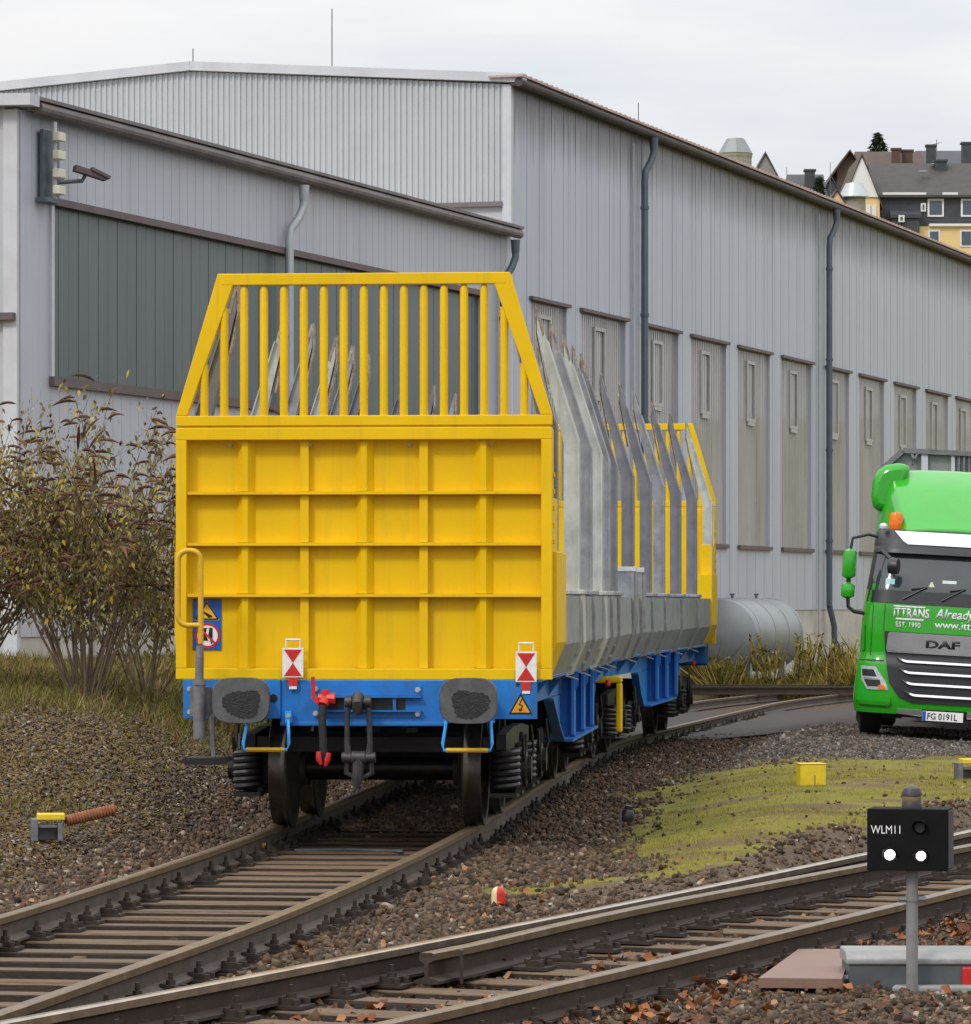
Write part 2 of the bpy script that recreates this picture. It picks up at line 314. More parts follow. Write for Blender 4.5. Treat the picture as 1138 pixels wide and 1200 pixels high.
TRAILER = mat('weathered_aluminium', (0.24, 0.255, 0.25), 0.45, 0.4, var=0.2, scale=3)
PALETRUCK = mat('truck_white', (0.80, 0.80, 0.80), 0.35, var=0.03)
RUST = mat('rusted_iron', (0.20, 0.065, 0.025), 0.85, 0.1, c2=(0.30, 0.13, 0.06), scale=20)
PLATEBR = mat('brown_cover_plate', (0.20, 0.115, 0.085), 0.55, 0.1, var=0.15, scale=6, stain=((0.09, 0.05, 0.04), 0.4, 8, (1, 1, 1)))
MACHTOP = mat('pale_machine_lid', (0.25, 0.25, 0.245), 0.6, var=0.15, scale=14, stain=((0.2, 0.2, 0.2), 0.6, 22, (1, 1, 1)), bump=0.08)
MACHSIDE = mat('dark_machine_body', (0.075, 0.083, 0.09), 0.5, 0.1, var=0.2, scale=6)
SIGHOUSE = mat('signal_black', (0.005, 0.005, 0.005), 0.7, var=0.3, scale=12, spec=0.15)
SIGSIDE = mat('signal_side_grey', (0.030, 0.030, 0.036), 0.5, var=0.2)
HOUSEYE = mat('yellow_render', (0.72, 0.53, 0.24), 0.85, var=0.06, scale=0.3)
HOUSEPE = mat('peach_render', (0.62, 0.45, 0.28), 0.85, var=0.06, scale=0.3)
HOUSEWH = mat('white_render', (0.68, 0.68, 0.68), 0.8, var=0.05, scale=0.3)
HOUSEBR = mat('brown_shingle_wall', (0.085, 0.05, 0.04), 0.8, var=0.2, scale=1.5)
HOUSEGR = mat('grey_render', (0.24, 0.23, 0.22), 0.8, var=0.1)
SLATE = mat('dark_slate', (0.040, 0.043, 0.052), 0.6, var=0.25, scale=1.2, bump=0.2, bscale=4)
ROOFGR = mat('grey_brown_roof', (0.055, 0.049, 0.046), 0.75, var=0.2, scale=1.2, bump=0.3, bscale=3)
ROOFBR = mat('brown_roof', (0.075, 0.048, 0.04), 0.75, var=0.2, scale=1.2, bump=0.3, bscale=3)
ZINCRF = mat('zinc_turret_roof', (0.42, 0.46, 0.47), 0.35, 0.4, var=0.08)
CUPOLA = mat('cupola_stone', (0.27, 0.25, 0.20), 0.8, var=0.12)
PANEGL = mat('house_window_glass', (0.05, 0.07, 0.10), 0.12, var=0.2, spec=0.8)
SPRUCE = mat('spruce_needles', (1, 1, 1), 0.8, var=0.3, scale=1, island=[(0, (0.012, 0.025, 0.010)), (1, (0.035, 0.055, 0.020))], spec=0.2)
BARK = mat('bark', (0.06, 0.045, 0.035), 0.9)
ASPH = mat('worn_asphalt', (0.036, 0.029, 0.027), 0.9, c2=(0.062, 0.051, 0.046), scale=1.2, stretch=(0.3, 1, 1), bump=0.15, bscale=14)
YELBOX = mat('dull_yellow_plastic', (0.66, 0.48, 0.015), 0.55, var=0.12, scale=10)
def emit(name, c, s):
    m = bpy.data.materials.new(name); m.use_nodes = True; b = m.node_tree.nodes['Principled BSDF']
    b.inputs['Base Color'].default_value = (*c, 1); b.inputs['Emission Color'].default_value = (*c, 1); b.inputs['Emission Strength'].default_value = s
    return m
SIGPOST = mat('weathered_signal_post', (0.20, 0.20, 0.20), 0.6, 0.1, var=0.15, scale=14, stain=((0.12, 0.10, 0.08), 0.5, 12, (1, 1, 0.4)))
LAMPDIM = emit('louvred_signal_lamp', (1.0, 0.95, 0.92), 3.0)
LAMPON = emit('lit_signal_lamp', (1.0, 0.96, 0.93), 6.0)

# ------------------------------------------------------------------ terrain
def smooth_curve(pts, sig, step=0.25, y0=None, y1=None):
    pts = np.array(pts); o = np.argsort(pts[:, 0]); pts = pts[o]
    y0 = pts[0, 0] if y0 is None else y0; y1 = pts[-1, 0] if y1 is None else y1
    ys = np.arange(y0 - 8, y1 + 8 + step, step)
    xs = np.interp(ys, pts[:, 0], pts[:, 1])
    lo = ys < pts[0, 0]; sl = (pts[1, 1] - pts[0, 1]) / (pts[1, 0] - pts[0, 0]); xs[lo] = pts[0, 1] + sl * (ys[lo] - pts[0, 0])
    hi = ys > pts[-1, 0]; sl = (pts[-1, 1] - pts[-2, 1]) / (pts[-1, 0] - pts[-2, 0]); xs[hi] = pts[-1, 1] + sl * (ys[hi] - pts[-1, 0])
    k = np.arange(-int(4 * sig / step), int(4 * sig / step) + 1) * step; g = np.exp(-k * k / (2 * sig * sig)); g /= g.sum()
    xp = np.pad(xs, len(k) // 2, mode='reflect', reflect_type='odd'); xs = np.convolve(xp, g, 'valid')
    mk = (ys >= y0 - 1e-6) & (ys <= y1 + 1e-6)
    return ys[mk], xs[mk]
GA = 1.565                                            # rail centres
PR = [(17.97, -2.13), (19.82, -1.82), (21.8, -1.47), (23.27, -1.21), (25.81, -0.91), (27.6, -0.68), (30.14, -0.38), (32.97, -0.10), (37.32, 0.26), (40.38, 0.51),
      (45.61, 0.95), (49.26, 1.28), (53.02, 1.69), (55.62, 2.05), (57.86, 2.45), (64.33, 3.58), (74.64, 5.4), (80.57, 7.0), (86, 9.0)]
TY, TRX = smooth_curve(PR, 1.5, y0=8, y1=88)
TCX = TRX - GA / 2
def ctr(Y): return np.interp(Y, TY, TCX)
def railA(Y): return -0.0022222 * Y * Y + 0.510515 * Y - 10.36768 + 0.02
def railB(Y): return -0.0018515 * Y * Y + 0.4955613 * Y - 8.545939
def mid2(Y): return (railA(Y) + railB(Y)) / 2

def ground_z(X, Y):
    X = np.asarray(X, float); Y = np.asarray(Y, float)
    u = X - ctr(Y)
    # left bank beside the wagon, climbing to the buildings
    amp = smooth01((Y - 27) / 14)
    bank = np.interp(-u, [1.5, 2.3, 3.3, 4.6, 7, 12, 40], [-0.17, 0.20, 0.62, 0.86, 0.93, 0.97, 1.0])
    flat = np.interp(-u, [1.5, 3, 8], [-0.17, -0.1, 0.0])
    fade = 1 - smooth01((Y - 62) / 12) * (1 - smooth01((-u - 6) / 8))
    left = flat + (bank - flat) * amp * fade
    # yard on the right
    rise = smooth01((Y - 24) / 10)
    yard = -0.19 + rise * 0.23
    right = np.where(u < 3.4, -0.17 + (yard + 0.17) * smooth01((u - 1.6) / 1.8), yard)
    z = np.where(u < 0, left, right)
    bed = 1 - smooth01((np.abs(u) - 0.80) / 0.22)
    z = np.where(np.abs(u) < 1.5, -0.165, z)
    z = z * (1 - bed) + (-0.262 + 0.085 * smooth01((Y - 31.5) / 6)) * bed
    v = (X - mid2(Y)) * 0.925                          # second track
    near2 = (1 - smooth01((Y - 50) / 14))
    side2 = (1 - smooth01((np.abs(v) - 1.2) / 0.5)) * near2
    z = z * (1 - side2) - 0.175 * side2
    bed2 = (1 - smooth01((np.abs(v) - 0.60) / 0.25)) * near2
    z = z * (1 - bed2) - 0.232 * bed2
    # shallow fall of the yard where the lorry stands
    z = z - 0.055 * np.clip(X - 4.95, 0, 3.2) * smooth01((Y - 46) / 5) * (1 - smooth01((Y - 62) / 6))
    # hill with the town
    z = z + np.interp(Y, [0, 150, 345, 360, 470, 700, 1500], [0, 0, 25, 27, 48, 52, 55]) * (1 - smooth01((X - 58) / 45))
    z = z + smooth01((X - 70) / 60) * (14 + 1.8 * np.sin(Y * .11) + 1.6 * np.sin(Y * .29 + X * .13)) * smooth01((Y - 60) / 60)  # ridge out of view on the right, added as skyline for the pane reflections
    ns = 0.009 * np.sin(X * 3.1 + Y * 1.3) * np.sin(Y * 2.3 - X) + 0.006 * np.sin(X * 7.7) * np.sin(Y * 6.1 + 1)
    return z + ns * (1 - bed * 0.6)

def grid_axis(parts):
    return np.unique(np.round(np.concatenate([np.arange(a_, b_, s_) for a_, b_, s_ in parts]), 4))
gx = grid_axis([(-1500, -100, 200), (-100, -20, 10), (-20, -8, 1.0), (-8, 14, 0.16), (14, 30, 1.5), (30, 60, 10), (60, 190, 6), (190, 400, 40), (400, 1501, 200)])
gy = grid_axis([(-600, -20, 100), (-20, 8, 4), (8, 14, 0.8), (14, 66, 0.2), (66, 130, 1.0), (130, 330, 6), (330, 500, 10), (500, 1601, 100)])
GX, GY = np.meshgrid(gx, gy); GZ = ground_z(GX, GY)
def fast_mesh(name, V, Fc, mats, parent=None, smooth=False):
    me = bpy.data.meshes.new(name); V = np.asarray(V, np.float32); Fc = np.asarray(Fc, np.int32); k = Fc.shape[1]
    me.vertices.add(len(V)); me.vertices.foreach_set('co', V.ravel())
    me.loops.add(Fc.size); me.loops.foreach_set('vertex_index', Fc.ravel())
    me.polygons.add(len(Fc)); me.polygons.foreach_set('loop_start', np.arange(0, Fc.size, k, dtype=np.int32))
    if smooth: me.polygons.foreach_set('use_smooth', np.ones(len(Fc), bool))
    me.update(calc_edges=True); me.validate()
    for m_ in (mats if isinstance(mats, list) else [mats]): me.materials.append(m_)
    o = bpy.data.objects.new(name, me); col.objects.link(o)
    if parent is not None: o.parent = parent
    return o
def vnoise(X, Y, sc_, seed=0):
    def h(i, j): 
        q = np.sin(i * 127.1 + j * 311.7 + seed * 74.7) * 43758.5453; return q - np.floor(q)
    x, y = np.asarray(X) / sc_, np.asarray(Y) / sc_; i, j = np.floor(x), np.floor(y); fx, fy = smooth01(x - i), smooth01(y - j)
    return (h(i, j) * (1 - fx) + h(i + 1, j) * fx) * (1 - fy) + (h(i, j + 1) * (1 - fx) + h(i + 1, j + 1) * fx) * fy
def fbm(X, Y, sc_, seed=0): return (vnoise(X, Y, sc_, seed) + .5 * vnoise(X, Y, sc_ / 2.1, seed + 1) + .25 * vnoise(X, Y, sc_ / 4.3, seed + 2)) / 1.75 - .5
def zones(X, Y):
    u = X - ctr(Y); v = (X - mid2(Y)) * 0.925
    wob = 2.2 * fbm(X, Y * .6, 1.1, 3)
    g = smooth01((u - 1.35 - wob * 0.9 - np.clip(33 - Y, 0, 9) * 0.03) / 0.7) * smooth01((-v - 1.55 + wob * 0.4) / 0.6) * smooth01((Y - 26.2 - wob) / 3.0) * (1 - smooth01((Y - 44.5 - wob * 2) / 2.5))
    gl = smooth01((-u - 2.0 - wob * 0.6) / 1.0) * smooth01((Y - 26 - wob * 1.5) / 5)           # left bank
    gf = smooth01((Y - 79) / 2) * (1 - smooth01((Y - 135) / 12)) * smooth01((u - 1.0) / 1.0)      # strip by the hall
    far = smooth01((Y - 130) / 20)
    grass = np.clip(g + far + gf, 0, 1)
    gravel = smooth01((Y - 43 - wob * 2) / 3) * smooth01((u - 2.0) / 1.0) * (1 - far)
    return grass, np.clip(gl, 0, 1), gravel
nx, ny = len(gx), len(gy)
idx = np.arange(nx * ny).reshape(ny, nx)
quads = np.stack([idx[:-1, :-1], idx[:-1, 1:], idx[1:, 1:], idx[1:, :-1]], -1).reshape(-1, 4)

def ground_mat():
    m = bpy.data.materials.new('yard_ground'); m.use_nodes = True; n = m.node_tree; N = n.nodes; Lk = n.links; bs = N['Principled BSDF']
    bs.inputs['Roughness'].default_value = 0.9; bs.inputs['Specular IOR Level'].default_value = 0.25
    t = N.new('ShaderNodeTexCoord'); at_ = N.new('ShaderNodeVertexColor'); at_.layer_name = 'zone'
    sp = N.new('ShaderNodeSeparateColor'); Lk.new(at_.outputs[0], sp.inputs[0])
    def noise(s, d=6): 
        q = N.new('ShaderNodeTexNoise'); q.inputs['Scale'].default_value = s; q.inputs['Detail'].default_value = d; q.inputs['Roughness'].default_value = 0.7
        Lk.new(t.outputs['Object'], q.inputs['Vector']); return q
    def ramp(src, els):
        r = N.new('ShaderNodeValToRGB')
        for i, (p, c) in enumerate(els):
            el = r.color_ramp.elements[i] if i < 2 else r.color_ramp.elements.new(p)
            el.position = p; el.color = (*c, 1)
        Lk.new(src, r.inputs[0]); return r.outputs[0]
    fine = noise(26, 8); big = noise(0.9, 6)
    vor = N.new('ShaderNodeTexVoronoi'); vor.inputs['Scale'].default_value = 24; Lk.new(t.outputs['Object'], vor.inputs['Vector'])
    soil = ramp(fine.outputs['Fac'], [(0.3, (0.042, 0.027, 0.017)), (0.5, (0.092, 0.063, 0.041)), (0.75, (0.17, 0.125, 0.09))])
    grav = ramp(vor.outputs['Color'], [(0.1, (0.055, 0.044, 0.037)), (0.5, (0.10, 0.082, 0.068)), (0.95, (0.19, 0.16, 0.14))])
    gras = ramp(big.outputs['Fac'], [(0.34, (0.12, 0.125, 0.014)), (0.48, (0.20, 0.18, 0.022)), (0.56, (0.14, 0.10, 0.042)), (0.7, (0.12, 0.085, 0.05))])
    bank = ramp(fine.outputs['Fac'], [(0.3, (0.07, 0.045, 0.016)), (0.55, (0.17, 0.112, 0.038)), (0.75, (0.26, 0.185, 0.085))])
    def mixc(fac, a_, b_):
        x = N.new('ShaderNodeMix'); x.data_type = 'RGBA'; Lk.new(fac, x.inputs[0]); Lk.new(a_, x.inputs[6]); Lk.new(b_, x.inputs[7]); return x.outputs[2]
    edge = noise(5.5, 9)
    def ragged(src):                       # ragged borders between the ground covers
        a1 = N.new('ShaderNodeMath'); a1.operation = 'MULTIPLY_ADD'; a1.inputs[1].default_value = 2.6; a1.inputs[2].default_value = -1.3; Lk.new(edge.outputs['Fac'], a1.inputs[0])
        a2 = N.new('ShaderNodeMath'); a2.operation = 'ADD'; Lk.new(src, a2.inputs[0]); Lk.new(a1.outputs[0], a2.inputs[1])
        mr = N.new('ShaderNodeMapRange'); mr.inputs[1].default_value = 0.35; mr.inputs[2].default_value = 0.65; Lk.new(a2.outputs[0], mr.inputs[0])
        return mr.outputs[0]
    c = mixc(ragged(sp.outputs[2]), soil, grav); c = mixc(ragged(sp.outputs[1]), c, bank); c = mixc(ragged(sp.outputs[0]), c, gras)
    Lk.new(c, bs.inputs['Base Color'])
    b = N.new('ShaderNodeBump'); b.inputs['Strength'].default_value = 0.7; b.inputs['Distance'].default_value = 0.03
    Lk.new(fine.outputs['Fac'], b.inputs['Height']); Lk.new(b.outputs[0], bs.inputs['Normal'])
    return m
ground = fast_mesh('ground', np.stack([GX, GY, GZ], -1).reshape(-1, 3), quads, ground_mat(), smooth=True)
ground['kind'] = 'structure'
ca = ground.data.color_attributes.new('zone', 'FLOAT_COLOR', 'POINT')
g_, b_, v_ = zones(GX.ravel(), GY.ravel())
ca.data.foreach_set('color', np.stack([g_, b_, v_, np.ones_like(g_)], -1).astype(np.float32).ravel())

# road sheet crossing behind the wagon
mb = MB()
rx = np.arange(0.8, 60, 0.8); rows = []
for x in rx:
    w1 = 0.5 * math.sin(x * 1.3) + 0.3 * math.sin(x * 3.1); w2 = 0.4 * math.sin(x * 0.9 + 2)
    rows.append([(x, y, float(ground_z(x, y)) + 0.03) for y in np.linspace(58.5 + w1, 73 + w2, 12)])
vs = [p for r in rows for p in r]; fs = []
for i in range(len(rows) - 1):
    for j in range(11): k = i * 12 + j; fs.append((k, k + 12, k + 13, k + 1))
mb.add(vs, fs); road = mb.build('road', ASPH); road['kind'] = 'structure'

# ------------------------------------------------------------------ scattering
def euler_mats(n, tilt=3.15, yaw=True):
    ax = rng.uniform(-tilt, tilt, n); ay = rng.uniform(-tilt, tilt, n); az = rng.uniform(0, 2 * np.pi, n)
    cx, sx, cy, sy, cz, sz = np.cos(ax), np.sin(ax), np.cos(ay), np.sin(ay), np.cos(az), np.sin(az)
    Z = np.zeros(n); O = np.ones(n)
    Rx = np.stack([O, Z, Z, Z, cx, -sx, Z, sx, cx], -1).reshape(n, 3, 3)
    Ry = np.stack([cy, Z, sy, Z, O, Z, -sy, Z, cy], -1).reshape(n, 3, 3)
    Rz = np.stack([cz, -sz, Z, sz, cz, Z, Z, Z, O], -1).reshape(n, 3, 3)
    return Rz @ Ry @ Rx
def scatter(name, protos, P, S, Rm, m):
    """protos: list of (verts, faces) with the same counts"""
    n = len(P); which = rng.integers(0, len(protos), n); PV = np.stack([p[0] for p in protos])
    V = PV[which] * S[:, None, :] if S.ndim == 2 else PV[which] * S[:, None, None]
    V = np.einsum('nij,nkj->nki', Rm, V) + P[:, None, :]
    Fc = protos[0][1]; k = PV.shape[1]
    FF = (Fc[None] + (np.arange(n) * k)[:, None, None]).reshape(-1, Fc.shape[1])
    return fast_mesh(name, V.reshape(-1, 3), FF, m)
cubeV = np.array([(x, y, z) for z in (-.5, .5) for y in (-.5, .5) for x in (-.5, .5)], float)
cubeF = np.array([(0, 2, 3, 1), (4, 5, 7, 6), (0, 1, 5, 4), (1, 3, 7, 5), (3, 2, 6, 7), (2, 0, 4, 6)])
stoneP = [(cubeV * (1, 0.8, 0.65) + rng.uniform(-.27, .27, cubeV.shape), cubeF) for _ in range(10)]

def on_sleeper(X, Y): return np.abs(X - ctr(Y)) < 1.35
def frustum_points(n, y0, y1, margin=0.4, px0=-60, px1=1200):
    # even per ground area inside the seen wedge
    Y = np.sqrt(rng.uniform(y0 * y0, y1 * y1, n)); X = rng.uniform((px0 - CX) / F, (px1 - CX) / F, n) * Y
    return X, Y
# ballast stones
X, Y = frustum_points(230000, 16.0, 60)
u = X - ctr(Y); v = (X - mid2(Y)) * 0.925
g_, b_, v_ = zones(X, Y)
prob = np.full(len(X), 0.80)
prob *= np.where(u < -1.9, 1 - 0.93 * smooth01((Y - 27) / 4), 1)
prob *= np.where((u > 2.0) & (Y > 27) & (Y < 47), 0.55, 1)
prob *= np.where(Y > 34, 0.7, 1.0)
prob *= 1 - 0.97 * np.clip(g_, 0, 1)
prob *= 1 - 0.80 * b_
prob *= np.where(np.abs(u) < 1.3, 0.75, 1.0)
prob *= 1 - 0.75 * v_
prob *= np.where((u > 4.2) & (Y > 47), 0.25, 1)
keep = rng.random(len(X)) < prob
X, Y = X[keep], Y[keep]
S = rng.uniform(0.011, 0.035, len(X)) * np.where(rng.random(len(X)) < 0.03, 1.6, 1) * np.where(np.abs(u[keep]) < 2.2, 1.2, 1)
Z = ground_z(X, Y) + S * rng.uniform(-0.1, 0.35, len(X))
o = scatter('ballast_stones', stoneP, np.stack([X, Y, Z], -1), S, euler_mats(len(X)), STONE)
tag(o, 'brown and grey broken ballast stones spread around the tracks', 'ballast', kind='stuff')
# lighter gravel in the yard round the lorry and pale chippings on the bank
X, Y = frustum_points(110000, 40, 64, px0=560)
g_, b_, v_ = zones(X, Y); u = X - ctr(Y)
keep = (rng.random(len(X)) < v_ * (1 - g_) * 0.55) & (u > 2.2) & (Y < 60)
X, Y = X[keep], Y[keep]; S = rng.uniform(0.012, 0.034, len(X)) * np.where(rng.random(len(X)) < 0.04, 2.0, 1)
o = scatter('yard_gravel', stoneP, np.stack([X, Y, ground_z(X, Y) + S * 0.1], -1), S, euler_mats(len(X)), STONEGR)
tag(o, 'pale grey gravel covering the yard around the lorry', 'gravel', kind='stuff')
X, Y = frustum_points(60000, 28, 50, px0=-80, px1=420); u = X - ctr(Y)
keep = (u < -1.7) & (rng.random(len(X)) < 0.20); X, Y = X[keep], Y[keep]; S = rng.uniform(0.010, 0.036, len(X)) 
o = scatter('bank_chippings', stoneP, np.stack([X, Y, ground_z(X, Y) + S * 0.15], -1), S, euler_mats(len(X)), STONEGR)
tag(o, 'pale stone chippings strewn over the weedy bank', 'gravel', kind='stuff')

# grass
def blade(bend, w=0.05):
    return np.array([(-w/2, 0, 0), (w/2, 0, 0), (-w*.4, bend*.35, .5), (w*.4, bend*.35, .5), (0, bend, 1.0)], float)
bladeF = np.array([(0, 1, 3), (0, 3, 2), (2, 3, 4)])
bladeP = [(blade(b, w_), bladeF) for b, w_ in ((.2, .06), (.45, .05), (.7, .06), (.1, .045), (.9, .05))]
def grass_mats(n, lean): 
    return euler_mats(n, lean)
X, Y = frustum_points(420000, 24, 49, px0=540)
g_, b_, v_ = zones(X, Y)
pat = 0.55 + 2.4 * fbm(X, Y * .5, .9, 9)
keep = rng.random(len(X)) < np.clip(g_ + 1.6 * fbm(X, Y * .5, .35, 21) * (g_ > .02), 0, 1) * np.clip(pat, 0.05, 1)
X, Y = X[keep], Y[keep]; h_ = rng.uniform(0.010, 0.032, len(X)) * np.where(rng.random(len(X)) < 0.015, 2.4, 1)
o = scatter('grass', bladeP, np.stack([X, Y, ground_z(X, Y) - .005], -1), np.stack([h_ * 1.5, h_, h_], -1), grass_mats(len(X), 0.35), GRASSM)
tag(o, 'short yellow green grass on the flat patch beside the tracks', 'grass', kind='stuff')
X, Y = frustum_points(200000, 27, 60, px0=-120, px1=420)
g_, b_, v_ = zones(X, Y); u = X - ctr(Y)
tuft = fbm(X, Y * .6, .8, 5) * 2
up = smooth01((Y - 38) / 5)
keep = rng.random(len(X)) < b_ * np.clip(0.22 + 0.6 * (tuft > 0.12) + 0.5 * up, 0, 1) * 0.9
X, Y, up = X[keep], Y[keep], up[keep]; h_ = rng.uniform(0.02, 0.075, len(X)) * np.where(tuft[keep] > 0.12, 1.5, 1) * (1 + 1.6 * up * rng.random(len(X)))
o = scatter('bank_grass', bladeP, np.stack([X, Y, ground_z(X, Y) - .005], -1), np.stack([h_ * 1.2, h_, h_], -1), grass_mats(len(X), 0.5), DRYGRASS)
tag(o, 'dry brownish grass and weeds on the bank below the bushes', 'grass', kind='stuff')
# tall yellow weeds in front of the hall
n = 42000
Y = rng.uniform(81.5, 88, n); X = rng.uniform(4.6, 10.0, n)
dens = 0.35 + 0.65 * (np.sin(X * 2.3) * np.sin(Y * 1.1 + X) > -0.2)
keep = rng.random(n) < dens; X, Y = X[keep], Y[keep]
h_ = rng.uniform(0.25, 0.85, len(X)) * (0.75 + 0.35 * np.sin(X * 1.7 + 1)) * (1 + 0.5 * (rng.random(len(X)) < 0.05))
o = scatter('tall_weeds', bladeP, np.stack([X, Y, ground_z(X, Y)], -1), np.stack([h_ * 0.9, h_, h_], -1), grass_mats(len(X), 0.45), TALLGR)
tag(o, 'tall yellow and brown weeds in front of the hall wall', 'weeds', kind='stuff')

# litter on the bank: withered bits of plants
X, Y = frustum_points(90000, 27, 47, px0=-80, px1=420); u = X - ctr(Y)
keep = (u < -1.75) & (rng.random(len(X)) < 1.0); X, Y = X[keep], Y[keep]; S = rng.uniform(0.014, 0.055, len(X))
litP = [(np.array([(-.5, -.12, 0), (.0, -.2, .05), (.5, -.1, 0), (-.5, .12, .03), (0, .15, 0), (.5, .12, .05)], float) + rng.uniform(-.1, .1, (6, 3)), np.array([(0, 1, 4, 3), (1, 2, 5, 4)])) for _ in range(6)]
o = scatter('plant_litter', litP, np.stack([X, Y, ground_z(X, Y) + .008], -1), S, euler_mats(len(X), 0.6), LITTER)
tag(o, 'brown withered plant litter covering the bank left of the wagon', 'litter', kind='stuff')
# fallen leaves
leafV = np.array([(-.5, -.35, .05), (.0, -.5, -.02), (.5, -.3, .12), (-.5, .3, .15), (.0, .45, .0), (.55, .35, .08)], float)
leafF = np.array([(0, 1, 4, 3), (1, 2, 5, 4)])
leafP = [(leafV * (1, .9, 2.2) + rng.uniform(-.16, .16, leafV.shape), leafF) for _ in range(8)]
X, Y = frustum_points(30000, 16.5, 31)
vB = X - railB(Y); vA = X - railA(Y)
pr = 0.02 + 0.85 * np.exp(-((vB - 0.42) / 0.30) ** 2) * (0.35 + 0.65 * (np.sin(Y * 2.1) > -.4)) + 0.25 * ((vA > 0.3) & (vB < -0.2)) * (Y < 23) + 0.04 * (vB > 0.2)
keep = (rng.random(len(X)) < pr * 0.5); X, Y = X[keep], Y[keep]
S = rng.uniform(0.022, 0.060, len(X))
o = scatter('fallen_leaves', leafP, np.stack([X, Y, ground_z(X, Y) + 0.03 + S * 0.15], -1), S, euler_mats(len(X), 0.8), LEAFBR)
tag(o, 'orange brown fallen leaves gathered along the foreground rails', 'leaves', kind='stuff')

# ------------------------------------------------------------------ railway tracks
RAILPROF = [(-.036, 0), (-.036, -.035), (-.011, -.05), (-.009, -.118), (-.066, -.14), (-.066, -.155), (.066, -.155), (.066, -.14), (.009, -.118), (.011, -.05), (.036, -.035), (.036, 0), (.028, .006), (-.028, .006)]
def sweep_rail(pts, name, parent, top, prof=RAILPROF, side=None):
    pts = [Vector((p[0], p[1], p[2] if len(p) > 2 else 0)) for p in pts]; k = len(prof); vs = []; fs = []; ms = []
    for i, p in enumerate(pts):
        d = pts[min(i+1, len(pts)-1)] - pts[max(i-1, 0)]; d.z = 0; d.normalize(); r = Vector((d.y, -d.x, 0))
        for (a_, z_) in prof: vs.append(p + r * a_ + Vector((0, 0, z_ - 0.006)))
    mb = MB()
    for i in range(len(pts) - 1):
        for j in range(k):
            j2 = (j + 1) % k; fs.append((i*k+j, i*k+j2, (i+1)*k+j2, (i+1)*k+j)); ms.append(0 if j in (0, 10, 11, 12, 13) else 1)
    fs.append(tuple(range(k))); ms.append(1); fs.append(tuple(range((len(pts)-1)*k, len(pts)*k))); ms.append(1)
    mb.v = vs; mb.f = fs; mb.m = ms
    return mb.build(name, [top, side or RAILSIDE], parent, world=True, smooth=True)
def fastening_mesh():
    mb = MB(); mb.box(-.19, .19, -.085, .085, -.176, -.158)
    for s in (-1, 1):
        mb.box(s*.052 - .03*(s < 0) - .0*(s > 0), s*.052 + .03*(s > 0), -.05, .05, -.142, -.118)
        x = s * .10
        mb.box(x - .035, x + .035, -.055, .055, -.16, -.125)
        mb.lathe([(.026, -.125), (.026, -.10), (.014, -.099), (.014, -.062)], (x, 0, 0), 'z', 6)
        for q in (-.06, .06): mb.lathe([(.018, -.158), (.018, -.128)], (s*.155, q, 0), 'z', 6)
    return mb
fast_me = fastening_mesh().build('rail_fastening', FASTEN); fast_data = fast_me.data; bpy.data.objects.remove(fast_me)
def sleeper_mesh(ln, wd=.22):
    mb = MB(); mb.box(-ln/2, ln/2, -wd/2, wd/2, -.33, -.178); o = mb.build('sleeper', SLEEPER, bevel=0); d = o.data
    bm = bmesh.new(); bm.from_mesh(d); bmesh.ops.bevel(bm, geom=list(bm.edges), offset=.012, segments=1, affect='EDGES')
    for v_ in bm.verts: v_.co += Vector((random.uniform(-.01, .01), random.uniform(-.008, .008), random.uniform(-.006, .004)))
    bm.normal_update()
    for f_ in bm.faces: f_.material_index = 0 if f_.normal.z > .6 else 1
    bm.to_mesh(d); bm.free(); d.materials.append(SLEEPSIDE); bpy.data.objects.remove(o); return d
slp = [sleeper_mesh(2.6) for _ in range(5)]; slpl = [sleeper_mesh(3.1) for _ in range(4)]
def link_part(name, data, parent, loc, rz):
    o = bpy.data.objects.new(name, data); col.objects.link(o); o.parent = parent; o.location = loc; o.rotation_euler = (0, 0, rz); return o

trk = thing('railway_track', 'curving track with timber sleepers on which the yellow wagon stands', 'railway track')
ys = np.arange(10, 88, 0.4)
for s in (-1, 1):
    sweep_rail([(float(ctr(y)) + s * GA / 2, float(y)) for y in ys], 'rail', trk, RAILTOP, side=RAILWEB)
y = 11.0; n_s = 0
while n_s < 98 and y < 72:
    th = math.atan2(float(ctr(y + .3) - ctr(y - .3)), .6); x = float(ctr(y))
    t_ = random.uniform(-.012, .012)
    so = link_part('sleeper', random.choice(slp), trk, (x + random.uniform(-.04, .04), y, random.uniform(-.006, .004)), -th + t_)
    for s in (-1, 1): link_part('rail_fastening', fast_data, so, (s * GA / 2, 0, 0), -t_)
    y += 0.62 * math.cos(th); n_s += 1

